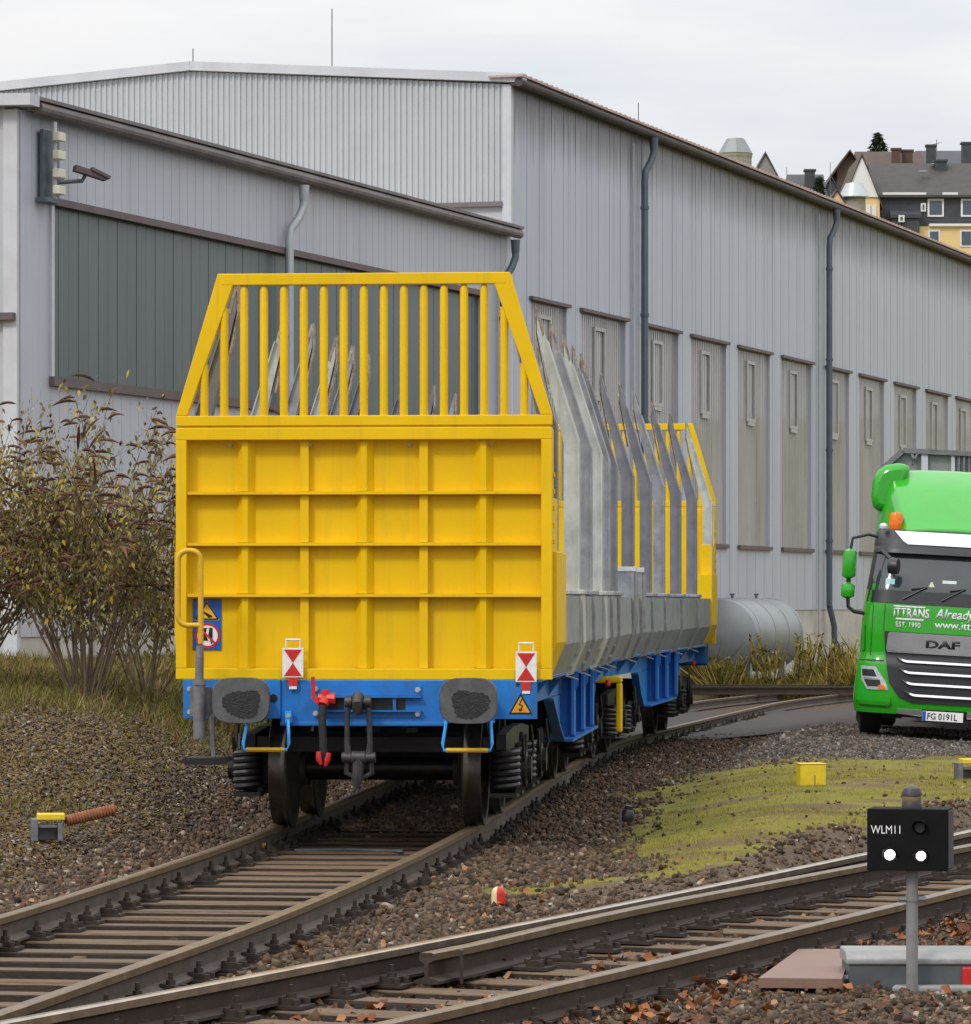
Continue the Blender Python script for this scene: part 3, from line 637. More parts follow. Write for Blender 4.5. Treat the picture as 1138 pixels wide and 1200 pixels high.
tr2 = thing('turnout_track', 'foreground track with a polished rail and a flared check rail', 'railway track')
ya = np.arange(11, 60, 0.4)
sweep_rail([(float(railA(y)), float(y)) for y in ya], 'rail', tr2, RAILSHINE)
sweep_rail([(float(railB(y)), float(y)) for y in ya], 'rail', tr2, RAILTOP)
A2p = [(21.05, -0.30), (21.4, -0.13), (22.16, 0.12), (23.4, 0.57), (24.63, 1.06), (26.5, 1.88), (28.45, 2.72), (30.35, 3.56), (33, 4.68)]
Y2, X2 = smooth_curve(A2p, 0.35, y0=21.05, y1=33)
CHECKPROF = [(a_ * 1.1, z_) for a_, z_ in RAILPROF]
sweep_rail([(float(x), float(y), -0.004) for x, y in zip(X2[::2], Y2[::2])], 'check_rail', tr2, RAILTOP, CHECKPROF)
y = 12.0
while y < 44:
    th = math.atan2(float(mid2(y + .3) - mid2(y - .3)), .6)
    if y > 15.5 or True:
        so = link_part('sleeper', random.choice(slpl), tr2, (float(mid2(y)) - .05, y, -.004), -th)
        gap = (float(railB(y)) - float(railA(y))) * math.cos(th) / 2
        for xx in (-gap + .05, gap + .05): link_part('rail_fastening', fast_data, so, (xx, 0, .002), 0)
        if 21.5 < y < 33: link_part('check_rail_chair', fast_data, so, ((float(np.interp(y, Y2, X2)) - float(mid2(y))) * math.cos(th) + .12, 0, .003), 0)
    y += 0.60 * math.cos(th)
# distance blocks beside the flared end
for i in range(3):
    mb = MB(); p = on_ground(514 + i * 13, 1133 - i * 4, -.12)
    for k in range(3): mb.box(p.x - .03 + .012 * k, p.x + .03, p.y - .04, p.y + .04, -.17 + .03 * k, -.145 + .03 * k)
    mb.build('check_rail_block', FASTEN, tr2, world=True)
mb = MB(); p = on_ground(541, 1131, -.08); mb.box(p.x - .008, p.x + .008, p.y - .06, p.y + .06, -.17, .0)
mb.build('check_rail_block', FASTEN, tr2, world=True)

tr3 = thing('siding_track', 'far rusty siding rails in front of the weeds and hall', 'railway track')
for dy in (0, 1.5):
    sweep_rail([(x, 79.6 + dy + 0.06 * x, 0.16) for x in np.arange(1.0, 40, 1.0)], 'rail', tr3, RAILSIDE)
so_d = slp[0]

# ------------------------------------------------------------------ timber wagon
TH1 = math.atan(1.173 / 14.25); TH2 = math.atan(0.1245)
WX, WY = (415 - CX) / F * 31.3, 31.3
wag = thing('timber_wagon', 'long articulated timber wagon with yellow end walls and galvanised stakes', 'railway wagon', (WX, WY, 0), -TH1)
JV = 14.25; dth = -(TH2 - TH1)
def TA(p): return p
def TB(p):
    x, y = p.x, (2 * JV - p.y) - JV
    c, s = math.cos(dth), math.sin(dth)
    return Vector((c * x - s * y, JV + s * x + c * y, p.z))

def bolt(mb, p, r=.016, l=.02, axis='y', m=0):
    d = {'y': -1, 'x': 1}[axis]
    ax = Vector((0, -1, 0)) if axis == 'y' else Vector((1 if p[0] > 0 else -1, 0, 0))
    mb.lathe([(r * 1.5, 0), (r * 1.5, l * .3), (r, l * .3), (r, l)], p, ax, 6, m)

def end_wall(T, front):
    mb = MB(T)
    zb, zt, wb = 1.20, 3.16, 1.475
    mb.box(-wb + .04, wb - .04, .735, .75, zb + .03, zt - .03)                      # panel sheet
    # perimeter frame
    mb.box(-wb, wb, .62, .70, 3.065, zt); mb.box(-wb, wb, .62, .70, zb - .005, 1.28)
    for s in (-1, 1):
        x0, x1 = (s * wb, s * (wb - .085)); mb.box(min(x0, x1), max(x0, x1), .62, .70, 1.28, 3.065)
    ew = mb.build('end_wall', YEL, wag, bevel=.006)
    # upper grille frame
    g = MB(T)
    g.box(-wb, wb, .625, .705, 3.175, 3.255)
    g.box(-1.115, 1.115, .625, .705, 4.275, 4.365)
    for s in (-1, 1):
        g.prism([(s*1.475, .627, 3.2555), (s*1.385, .627, 3.2555), (s*1.025, .627, 4.2745), (s*1.03, .627, 4.3655), (s*1.145, .627, 4.3655)], (0, .076, 0))
    g.box(-wb + .02, wb - .02, .64, .70, 3.158, 3.177)
    g.build('grille_frame', YEL, ew, bevel=.006)
    for k in range(-8, 9):
        x = k * .157; top = 4.275
        if abs(x) > 1.02: top = min(4.275, 3.2555 + (1.40 - abs(x)) / (1.40 - 1.035) * 1.02)
        b = MB(T)
        if top < 4.2: b.tube([(x, .665, 3.25), (x, .665, top)], .0325, 10)
        else: b.tube([(x, .665, 3.25), (x, .665, top - .05), (x, .668, top - .02), (x, .67, top + .005)], [.0325, .0325, .028, .018], 10)
        b.build('grille_bar', YEL, ew, smooth=True)
    # ribs
    for z in (2.655, 2.255, 1.855):
        r = MB(T); r.prism([(-wb + .088, .735, z + .008), (-wb + .088, .635, z + .008), (-wb + .088, .635, z - .016), (-wb + .088, .643, z - .016), (-wb + .088, .643, z), (-wb + .088, .735, z)], (2 * wb - .176, 0, 0))
        r.build('horizontal_rib', YEL, ew)
    for k, x in enumerate((-.935, -.468, 0.0, .468, .935)):
        for z0, z1 in ((1.283, 1.838), (1.866, 2.238), (2.266, 2.638), (2.666, 3.062)):
            r = MB(T)
            if k in (1, 3): r.prism([(x - .033, .735, z0), (x - .033, .672, z0), (x + .033, .672, z0), (x + .033, .735, z0)], (0, 0, z1 - z0))
            else: r.prism([(x - .075, .735, z0), (x - .022, .665, z0), (x + .022, .665, z0), (x + .075, .735, z0)], (0, 0, z1 - z0))
            r.build('vertical_rib', YEL, ew)
    # returns at the corners
    for s in (-1, 1):
        r = MB(T)
        r.prism([(s*1.30, .752, 2.62), (s*1.47, .752, 2.62), (s*1.47, .752, 3.15), (s*1.30, .752, 3.15)], (0, .14, 0))
        r.prism([(s*1.34, .752, 1.22), (s*1.40, .752, 1.23), (s*1.505, .752, 1.48), (s*1.505, .752, 2.19), (s*1.30, .752, 2.19)], (0, 1.15, 0))
        r.prism([(s*1.30, .752, 2.192), (s*1.47, .752, 2.192), (s*1.47, .752, 2.615), (s*1.30, .752, 2.615)], (0, .60, 0))
        for i in range(5): r.box(s*1.478 - .012, s*1.478 + .012, .72, .76, 2.25 + i * .13, 2.29 + i * .13)
        r.build('corner_return', YEL, ew, bevel=.004)
    for x in (-1.05, -.42, .36, 1.0): b = MB(T); b.tube([(x, .735, 3.03), (x, .66, 3.02), (x, .655, 3.04)], .012, 6); b.build('lashing_eye', ZINC, ew)
    return ew

def stakes(T, vs, kinds, far):
    for iv, (v, kd) in enumerate(zip(vs, kinds)):
        for s in (-1, 1):
            zf = 2.195 if iv == 0 else 1.85
            m = {'l': GALVLT, 'g': GALV, 'd': GALVDK}[kd]
            mb = MB(T)
            out = [(1.455, zf), (1.455, 3.20), (1.165, 4.12), (1.10, 4.34)]
            inn = [(1.10, 4.14), (1.333, 3.17), (1.333, zf)]
            mb.prism([(s * a_, v, z_) for a_, z_ in out + inn], (0, .13, 0))
            mb.prism([(s * 1.4552, v - .03, zf + .01), (s * 1.4552, v - .03, 3.20), (s * 1.18, v - .03, 4.07), (s * 1.192, v - .03, 4.07), (s * 1.469, v - .03, 3.20), (s * 1.469, v - .03, zf + .01)], (0, .19, 0))
            st = mb.build('stake', m, wag)
            wb = MB(T)
            wb.prism([(s * 1.098, v - .004, 4.34), (s * 1.094, v - .004, 4.12), (s * 1.192, v - .004, 3.62), (s * 1.182, v - .004, 3.62), (s * 1.080, v - .004, 4.12), (s * 1.086, v - .004, 4.36)], (0, .138, 0))
            wb.prism([(s * 1.105, v - .004, 4.36), (s * 1.165, v - .004, 4.13), (s * 1.15, v - .004, 4.10), (s * 1.095, v - .004, 4.30)], (0, .005, 0))
            wb.build('wear_strip', RUSTWEAR, st)
            if iv == 0: continue
            p = MB(T)
            p.prism([(s*1.27, v - .14, 1.865), (s*1.505, v - .14, 1.865), (s*1.515, v - .14, 1.45), (s*1.40, v - .14, 1.17), (s*1.27, v - .14, 1.13)], (0, .42, 0))
            p.box(min(s*1.25, s*1.52), max(s*1.25, s*1.52), v - .16, v + .30, 1.866, 1.905)
            p.build('stake_pocket', m if kd != 'd' else GALV, wag, bevel=.006)
            q = MB(T)
            q.prism([(s*1.36, v - .22, 1.16), (s*1.47, v - .22, 1.125), (s*1.47, v - .22, 1.135), (s*1.36, v - .22, 1.175)], (0, .08, 0))
            q.build('pocket_lip', GALV, wag)
            for zz in (1.25, 1.36):
                q = MB(T); bolt(q, (s * (1.375 + (zz - 1.17) * .40), v - .14, zz), .013, .02); q.build('pocket_bolt', GALVLT, wag)

def half(T, vs, kinds, far):
    # side troughs, deck and the blue frame
    for s in (-1, 1):
        mb = MB(T)
        sec = [(1.375, 1.20), (1.485, 1.455), (1.478, 1.85), (1.464, 1.85), (1.471, 1.46), (1.36, 1.205)]
        mb.prism([(s * a_, 1.91, z_) for a_, z_ in sec], (0, JV - .35 - 1.91, 0))
        mb.build('side_trough', GALV, wag)
        # side sill with fish belly
        f = MB(T)
        f.box(min(s*1.17, s*1.20), max(s*1.17, s*1.20), .78, JV - .25, .97, 1.17)
        prof = [(4.35, .965), (5.2, .72), (5.9, .56), (10.0, .56), (10.45, .72), (10.75, .90), (10.85, .965)]
        f.prism([(s * 1.185, v_, z_) for v_, z_ in prof], (s * .018, 0, 0))
        for (va, za), (vb, zb) in zip(prof[:-1], prof[1:]):
            if za == zb: f.bar((s * 1.17, va, za - .012), (s * 1.17, vb, zb - .012), .30, .022)
            else: f.bar((s * 1.20, va, za - .012), (s * 1.20, vb, zb - .012), .09, .022)
        f.box(min(s*1.0, s*1.36), max(s*1.0, s*1.36), .78, JV - .25, 1.172, 1.192)
        for v_ in (5.95, 7.5, 9.0):
            f.prism([(s*1.205, v_, 1.17), (s*1.36, v_, 1.17), (s*1.36, v_, 1.05), (s*1.31, v_, .95), (s*1.31, v_, .65), (s*1.34, v_, .572), (s*1.205, v_, .572)], (0, .03, 0))
            f.box(min(s*1.30, s*1.33), max(s*1.30, s*1.33), v_ - .10, v_ + .12, .60, 1.16)
        for v_ in (2.2, 4.2, 11.6, 13.2):
            f.prism([(s*1.205, v_, 1.17), (s*1.34, v_, 1.17), (s*1.205, v_, .985)], (0, .03, 0))
        f.build('side_sill', BLUE, wag)
    d = MB(T)
    d.box(-.98, .98, .78, JV - .3, 1.10, 1.165)
    for v_ in np.arange(1.6, JV - .5, 1.5): d.box(-1.16, 1.16, v_, v_ + .16, 1.0, 1.095)
    d.box(-.35, .35, 1.4, JV - .1, .86, 1.0)
    d.build('underframe', BLUE, wag)
    stakes(T, vs, kinds, far)

HEADX = 1.36
half(TA, [1.35, 4.3, 6.2, 8.0, 9.4, 10.8], 'dlglgd', False)
half(TB, [1.2, 4.3, 7.1, 9.7, 11.6, 13.95], 'lddgdd', True)
ew1 = end_wall(TA, True); ew2 = end_wall(TB, False)
for T in (TA, TB):                                                       # taller galvanised bulkheads at the joint
    for s in (-1, 1):
        mb = MB(T)
        J_ = JV - (.5 if T is TA else .95)
        mb.prism([(s*1.22, J_, 1.13), (s*1.40, J_, 1.17), (s*1.515, J_, 1.45), (s*1.505, J_, 2.12), (s*1.22, J_, 2.12)], (0, .14, 0))
        mb.tube([(s*1.20, J_ + .07, 2.14), (s*1.53, J_ + .07, 2.14)], .05, 8)
        mb.tube([(s*1.51, J_ + .07, 1.5), (s*1.51, J_ + .07, 2.12)], .04, 8)
        mb.build('joint_bulkhead', GALV, wag)

# headstock
def headstock(T, full):
    mb = MB(T)
    mb.box(-HEADX - .05, -.645, .585, .62, .89, 1.195); mb.box(.645, HEADX, .585, .62, .89, 1.195)
    mb.box(-.645, .645, .61, .64, .86, 1.19)
    mb.box(-1.34, 1.34, .642, .77, .92, 1.17)
    mb.box(-.645, .645, .575, .609, .835, .865)
    hs = mb.build('headstock', BLUE, wag, bevel=.004)
    if not full: return hs
    c = MB()
    c.prism([(-.33, .60, 1.155), (.46, .60, 1.155), (.46, .60, 1.07), (-.33, .60, 1.07)], (0, .012, 0))
    c.box(-.33, .46, .555, .60, 1.055, 1.068); c.box(-.33, .46, .555, .60, .945, .958); c.box(-.33, .46, .60, .609, .90, .944)
    for x in (-.13, .25): c.box(x - .012, x + .012, .57, .60, .958, 1.055)
    c.build('draw_gear_frame', BLUE, hs)
    k = MB(); k.box(-.30, .33, .604, .609, .962, 1.05); k.build('draw_gear_opening', SIGNBK, hs)
    b = MB()
    for x, z in ((-.37, 1.12), (.43, 1.115), (.43, .93), (-.37, .93)): b = MB(); bolt(b, (x, .598, z), .016, .025); b.build('headstock_bolt', ZINC, hs)
    for x in (-1.36, -1.0): 
        for z in (1.12, .94): b = MB(); bolt(b, (x, .582, z), .014, .025); b.build('headstock_bolt', ZINC, hs)
    for x, z, r in ((-.70, 1.05, .032), (.70, 1.03, .032), (1.21, 1.16, .014), (1.21, .99, .014)): h = MB(); h.lathe([(r, 0), (r, .006)], (x, .579, z), 'y', 14); h.build('headstock_hole', SIGNBK, hs)
    return hs
hs1 = headstock(TA, True); headstock(TB, False)

# buffers
def buffer(T, x):
    mb = MB(T)
    mb.lathe([(.105, .05), (.105, .38), (.15, .381), (.15, .585)], (x, 0, 1.045), 'y', 20)
    bo = mb.build('buffer', BLACK, wag, smooth=True)
    p = MB(T); poly = []
    W_, H_ = .222, .165
    for i in range(48):
        t = 2 * math.pi * i / 48; c, s = math.cos(t), math.sin(t)
        px_ = W_ * math.copysign(min(1, abs(c) ** .45), c); pz_ = H_ * math.copysign(min(1, abs(s) ** .62), s)
        pz_ += .012 * (1 - (px_ / W_) ** 2) * (1 if s > 0 else -1)
        poly.append((px_, pz_))
    rings = [(1.0, .052), (1.0, .012), (.975, .002)]
    vs = []; fs = []; n = len(poly)
    for k, (sc_, y_) in enumerate(rings): vs += [(x + a_ * max(sc_, .001), y_, 1.045 + z_ * max(sc_, .001)) for a_, z_ in poly]
    for k in range(len(rings) - 1):
        for i in range(n): j = (i + 1) % n; fs.append((k*n+i, k*n+j, (k+1)*n+j, (k+1)*n+i))
    fs.append(tuple(range(n))); fs.append(tuple(range((len(rings) - 1) * n, len(rings) * n))); p.add(vs, fs)
    p.build('buffer_plate', BUFFER, bo, smooth=True)
    g = MB(T); rr = random.Random(int(x * 100)); pl = []
    rw = .10
    for i in range(90):
        t = 2 * math.pi * i / 90; rj = 1 + .10 * math.sin(3 * t + x) + rr.uniform(-.07, .07)
        pl.append((x + .015 + .14 * rj * math.copysign(abs(math.cos(t)) ** .75, math.cos(t)), -.0005 - .002, 1.03 + .105 * rj * math.copysign(abs(math.sin(t)) ** .8, math.sin(t)) - .01))
    g.prism(pl, (0, .008, 0)); g.build('grease_patch', GREASE, bo)
for x in (-.875, .875): buffer(TA, x); buffer(TB, x)

# hook and screw coupling
mb = MB()
mb.tube([(0, .62, 1.02), (0, .35, 1.04), (0, .25, 1.07), (0, .21, 1.03), (0, .24, .96), (0, .30, .95)], [.05, .05, .045, .04, .035, .025], 10)
mb.tube([(0, .27, 1.08), (0, .27, .93)], [.045, .038], 8)
hk = mb.build('draw_hook', COUPL, wag, smooth=True)
mb = MB()
mb.lathe([(.045, -.10), (.045, -.05), (.03, -.05), (.03, .05), (.045, .05), (.045, .10)], (0, .27, 1.03), 'x', 12)
for s in (-1, 1): mb.tube([(s * .075, .27, 1.03), (s * .085, .28, .9), (s * .09, .30, .72), (s * .078, .31, .60)], [.024, .02, .021, .03], 8)
mb.lathe([(.04, -.13), (.04, -.06), (.05, -.05), (.05, .05), (.04, .06), (.04, .13)], (0, .31, .60), 'x', 12)
mb.tube([(-.09, .33, .58), (-.1, .34, .48), (0, .35, .43), (.1, .34, .48), (.09, .33, .58)], .022, 7)
mb.tube([(0, .31, .60), (-.01, .31, .44), (-.02, .31, .36)], [.05, .045, .02], 8)
mb.tube([(-.02, .31, .38), (-.03, .30, .36), (-.05, .30, .33)], [.014, .012, .010], 6)
mb.build('screw_coupling', COUPL, wag, smooth=True)
# brake hose and cock
mb = MB()
mb.tube([(-.275, .60, 1.05), (-.275, .44, 1.05), (-.29, .40, 1.0)], [.04, .05, .04], 10)
mb.tube([(-.33, .44, 1.06), (-.20, .44, 1.05)], [.03, .045], 8); mb.tube([(-.28, .44, 1.03), (-.275, .44, 1.12)], [.04, .03], 8)
mb.bar((-.37, .42, 1.22), (-.365, .42, 1.05), .012, .03); mb.bar((-.365, .42, 1.06), (-.30, .43, .99), .02, .03)
mb.build('brake_cock', REDP, wag, smooth=True)
mb = MB()
mb.tube([(-.29, .41, 1.0), (-.295, .40, .90), (-.29, .41, .75), (-.285, .42, .62)], [.034, .031, .031, .031], 10)
mb.tube([(-.285, .42, .62), (-.287, .42, .57), (-.29, .43, .54)], .026, 8)
ho = mb.build('brake_hose', RUBBER, wag, smooth=True)
mb = MB(); mb.tube([(-.322, .39, .64), (-.318, .38, .58), (-.30, .38, .54)], [.02, .025, .012], 7); mb.tube([(-.242, .39, .63), (-.25, .38, .58), (-.267, .38, .53)], [.02, .025, .012], 7)
mb.build('hose_coupling_head', REDP, ho, smooth=True)

# shunter's handrail post on the left with its foot plate
VX = (229 - 415) / 153.4
def hp(px, py): return ((px - 415) / 152.5, CH - (py - HZ) / 152.5)
mb = MB()
x0, x1 = hp(203, 0)[0], hp(230, 0)[0]; zt, zb = hp(0, 645)[1], hp(0, 733)[1]
r_ = .075; pts = []
for cx_, cz_, a0 in ((x1 - r_, zt - r_, 0), (x0 + r_, zt - r_, 90), (x0 + r_, zb + r_, 180)):
    for k in range(6): t = rad(a0 + k * 18); pts.append((cx_ + r_ * math.cos(t), .20, cz_ + r_ * math.sin(t)))
pts = [(x1, .20, zb - .14)] + pts + [(x1, .20, zb)]
mb.tube(pts, .022, 10)
hr = mb.build('handrail', YELOLD, wag, smooth=True)
mb = MB(); xp = x1 - .005
mb.tube([(xp, .20, hp(0, 757)[1]), (xp - .004, .20, hp(0, 770)[1]), (xp - .006, .20, hp(0, 800)[1])], [.028, .034, .034], 10)
mb.build('handrail_post', GREYM, hr, smooth=True)
mb = MB(); mb.tube([(xp - .006, .20, hp(0, 797)[1]), (xp - .006, .20, hp(0, 866)[1])], .048, 14)
mb.lathe([(.055, 0), (.055, .03)], (xp - .006, .20, hp(0, 803)[1]), 'z', 14)
mb.box(xp - .09, xp + .09, .25, .27, hp(0, 840)[1], hp(0, 806)[1])
mb.box(xp + .06, xp + .11, .25, .28, hp(0, 842)[1], hp(0, 806)[1])
mb.box(xp - .05, xp + .05, .27, .585, .98, 1.10)
mb.tube([(xp + .085, .24, hp(0, 840)[1]), (xp + .085, .24, hp(0, 860)[1]), (xp + .10, .24, hp(0, 888)[1])], [.03, .022, .02], 8)
mb.build('post_socket', GREYM, wag, smooth=True)
mb = MB(); mb.prism([(hp(207, 0)[0], .02, hp(0, 892)[1]), (hp(216, 0)[0], .02, hp(0, 888)[1]), (hp(260, 0)[0], .02, hp(0, 888)[1]), (hp(266, 0)[0], .02, hp(0, 892)[1]), (hp(255, 0)[0], .02, hp(0, 896)[1]), (hp(220, 0)[0], .02, hp(0, 896)[1])], (0, .38, 0))
mb.build('foot_plate', BLACK, wag)
# coupler's steps
for xa, xb in ((277, 331), (513, 571)):
    mb = MB(); xl = (xa - 415) / 152; xr = (xb - 415) / 152; z1 = hp(0, 844)[1]; z0 = hp(0, 880)[1]
    mb.tube([(xl + .02, .58, z1 + .02), (xl + .02, .50, z1), (xl, .38, z0 + .05), (xl + .01, .36, z0), (xr - .01, .36, z0), (xr, .38, z0 + .05), (xr - .02, .50, z1), (xr - .02, .58, z1 + .02)], .014, 8)
    for x_ in (xl + .02, xr - .02): mb.box(x_ - .025, x_ + .025, .50, .58, z1 - .03, z1 + .06)
    st = mb.build('coupler_step', BLUELT, wag, smooth=True)
    r = MB(); r.tube([(xl + .03, .36, z0), (xr - .03, .36, z0)], .018, 8); r.build('step_rung', YELOLD, st, smooth=True)
    for x_ in (xl + .02, xr - .02):
        b = MB(); bolt(b, (x_, .498, z1 + .02), .014, .02); b.build('step_bolt', ZINC, st)
# yellow steps at the joint
for T in (TA,):
    for v_ in (12.9,):
        mb = MB(T)
        mb.box(1.0, 1.42, v_ - .06, v_ + .10, .93, 1.00); mb.box(1.355, 1.42, v_ - .06, v_ + .10, .40, .929)
        mb.build('step_frame', YEL, wag, bevel=.02)
mb = MB(); mb.bar((1.0, 11.3, .85), (1.16, 11.3, .62), .04, .05); mb.build('step_frame', YEL, wag)
for v_ in (10.9,):
    mb = MB(); mb.tube([(1.37, v_, 1.0), (1.37, v_, .95), (1.37, v_, .93)], [.025, .028, .012], 8); mb.build('brake_valve', REDP, wag)
mb = MB(TB); mb.tube([(1.37, 3.6, 1.0), (1.37, 3.6, .95), (1.37, 3.6, .93)], [.025, .028, .012], 8); mb.build('brake_valve', REDP, wag)

# warning plate on the wall: triangle and no-climbing roundel
def disc(mb, c, r, y, th, n=28, m=0): mb.lathe([(r, 0), (r, th)], (c[0], y, c[1]), 'y', n, m)
sx0, sx1 = (222 - 425.5) / 150, (256 - 425.5) / 150; sz = lambda py: CH - (py - HZ) / 150
mb = MB(); mb.box(sx0, sx1, .722, .733, sz(762), sz(702)); sg = mb.build('warning_sign', SIGNBL, wag, bevel=.004)
cx_ = (239 - 425.5) / 150
tri = lambda cx, zb, zt, w_: [(cx - w_, zb), (cx + w_, zb), (cx, zt)]
mb = MB(); mb.prism([(a_, .719, b_) for a_, b_ in tri(cx_, sz(727), sz(704), .10)], (0, .003, 0)); mb.build('sign_triangle', SIGNYE, sg)
mb = MB()
tw, tb, tt = .088, sz(725.6), sz(706)
for p, q in (((cx_ - tw, tb), (cx_ + tw, tb)), ((cx_ + tw, tb), (cx_, tt)), ((cx_, tt), (cx_ - tw, tb))): mb.bar((p[0], .7175, p[1]), (q[0], .7175, q[1]), .011, .002, up=(0, 1, 0))
mb.bar((cx_ - .035, .7175, sz(717)), (cx_ + .04, .7175, sz(723)), .016, .002, up=(0, 1, 0)); mb.bar((cx_ - .01, .7175, sz(719)), (cx_ + .02, .7175, sz(724)), .012, .002, up=(0, 1, 0))
mb.build('sign_pictogram', SIGNBK, sg)
mb = MB(); disc(mb, (cx_ + .005, sz(745)), .098, .719, .003); mb.build('prohibition_ring', REDP, sg)
mb = MB(); disc(mb, (cx_ + .005, sz(745)), .080, .7175, .0015); mb.build('prohibition_field', WHITE, sg)
mb = MB(); mb.box(cx_ - .05, cx_ + .045, .715, .717, sz(751), sz(736)); mb.box(cx_ - .045, cx_ - .035, .715, .717, sz(755), sz(751)); mb.box(cx_ + .03, cx_ + .04, .715, .717, sz(755), sz(751)); mb.build('sign_pictogram', SIGNBK, sg)
mb = MB(); mb.bar((cx_ + .01, .714, sz(736.5)), (cx_ + .0, .714, sz(745)), .02, .002, up=(0, 1, 0)); mb.bar((cx_, .714, sz(745)), (cx_ + .02, .714, sz(751)), .012, .002, up=(0, 1, 0)); mb.build('sign_figure', WHITE, sg)
mb = MB(); mb.bar((cx_ - .06, .712, sz(745) + .062), (cx_ + .068, .712, sz(745) - .064), .017, .002, up=(0, 1, 0)); mb.build('prohibition_bar', REDP, sg)
# orange triangle on the headstock
cx2 = (603.5 - 416) / 152; zz = lambda py: CH - (py - HZ) / 152
mb = MB(); mb.prism([(a_, .580, b_) for a_, b_ in tri(cx2, zz(837.5), zz(813), .092)], (0, .004, 0)); wl = mb.build('warning_label', SIGNBK, wag)
mb = MB(); mb.prism([(a_, .577, b_) for a_, b_ in tri(cx2, zz(835.8), zz(817), .072)], (0, .002, 0)); mb.build('label_field', ORANGE, wl)
mb = MB()
for p, q in (((.01, 820), (-.012, 827)), ((-.012, 826), (.016, 828)), ((.016, 828), (-.006, 834)), ((-.006, 834), (.012, 832)), ((-.006, 834), (-.012, 831))): mb.bar((cx2 + p[0], .575, zz(p[1])), (cx2 + q[0], .575, zz(q[1])), .008, .002, up=(0, 1, 0))
mb.build('lightning_mark', SIGNBK, wl)

# bogies
def bogie(T, v0):
    mb = MB(T)
    for s in (-1, 1):
        mb.prism([(s*.97, v0 - 1.25, .62), (s*.97, v0 - 1.25, .74), (s*.97, v0 - .5, .78), (s*.97, v0 + .5, .78), (s*.97, v0 + 1.25, .74), (s*.97, v0 + 1.25, .62), (s*.97, v0 + .5, .50), (s*.97, v0 - .5, .50)], (s*.08, 0, 0))
        for q in (-.9, .9):
            mb.box(min(s*.90, s*1.16), max(s*.90, s*1.16), v0 + q - .17, v0 + q + .17, .33, .60)
            mb.lathe([(.15, 0), (.15, .04), (.10, .05), (.10, .08), (.03, .085)], (s*1.15, v0 + q, .46), (s, 0, 0), 16)
            for e_ in (-.28, .28): mb.box(min(s*.92, s*1.14), max(s*.92, s*1.14), v0 + q + e_ - .13, v0 + q + e_ + .13, .24, .275)
            mb.bar((s*1.17, v0 + q - .18, .72), (s*1.17, v0 + q - .05, .36), .02, .06); mb.bar((s*1.17, v0 + q + .18, .72), (s*1.17, v0 + q + .05, .36), .02, .06)
            mb.tube([(s*1.2, v0 + q + .32, .8), (s*1.22, v0 + q + .34, .6), (s*1.18, v0 + q + .3, .45)], .012, 6)
            mb.box(min(s*.62, s*.9), max(s*.62, s*.9), v0 + q * .45 - .05, v0 + q * .45 + .05, .30, .62)
        mb.lathe([(.10, 0), (.10, .03)], (s*1.05, v0 + .25, .62), (s, 0, 0), 14); mb.lathe([(.13, 0), (.13, .05)], (s*1.06, v0 - .2, .52), (s, 0, 0), 14)
    mb.box(-1.0, 1.0, v0 - .22, v0 + .22, .52, .72)
    for q in (-1.22, 1.22): mb.box(-.95, .95, v0 + q - .05, v0 + q + .05, .60, .72)
    for q in (-.45, .45): mb.tube([(-.9, v0 + q, .38), (.9, v0 + q, .38)], .04, 8)
    mb.lathe([(.22, .72), (.22, .76), (.14, .76), (.14, 1.0)], (0, v0, 0), 'z', 18)
    bg = mb.build('bogie', BLACK, wag)
    for q in (-.9, .9):
        ax = MB(T); ax.tube([(-1.12, v0 + q, .46), (1.12, v0 + q, .46)], .075, 12); ax.build('axle', BLACK, bg, smooth=True)
        for s in (-1, 1):
            wv = MB(T)
            prof = [(.08, .60), (.13, .60), (.15, .64), (.38, .72), (.41, .695), (.47, .698), (.492, .705), (.492, .718), (.468, .738), (.461, .76), (.459, .85), (.452, .855), (.41, .85), (.38, .775), (.16, .83), (.12, .87), (.08, .87)]
            for i in range(len(prof) - 1):
                pass
            wv.lathe([(r, s * h_) for r, h_ in prof], (0, v0 + q, .455), 'x', 40)
            for f_i in range(len(wv.f)):
                row = f_i // 40; wv.m[f_i] = 1 if 7 <= row <= 9 else 0
            wv.build('wheel', [WHEELM, TREAD], bg, smooth=True)
            for e_ in (-.28, .28):
                sp = MB(T); pts = []
                for k in range(6 * 14 + 1):
                    t = k / 14; pts.append((s*1.04 + .098 * math.cos(2*math.pi*t), v0 + q + e_ + .098 * math.sin(2*math.pi*t), .29 + .052 * t))
                sp.tube(pts, .026, 7)
                sp.build('coil_spring', SPRING, bg, smooth=True)
for v0 in (2.75, 11.45): bogie(TA, v0); bogie(TB, v0)

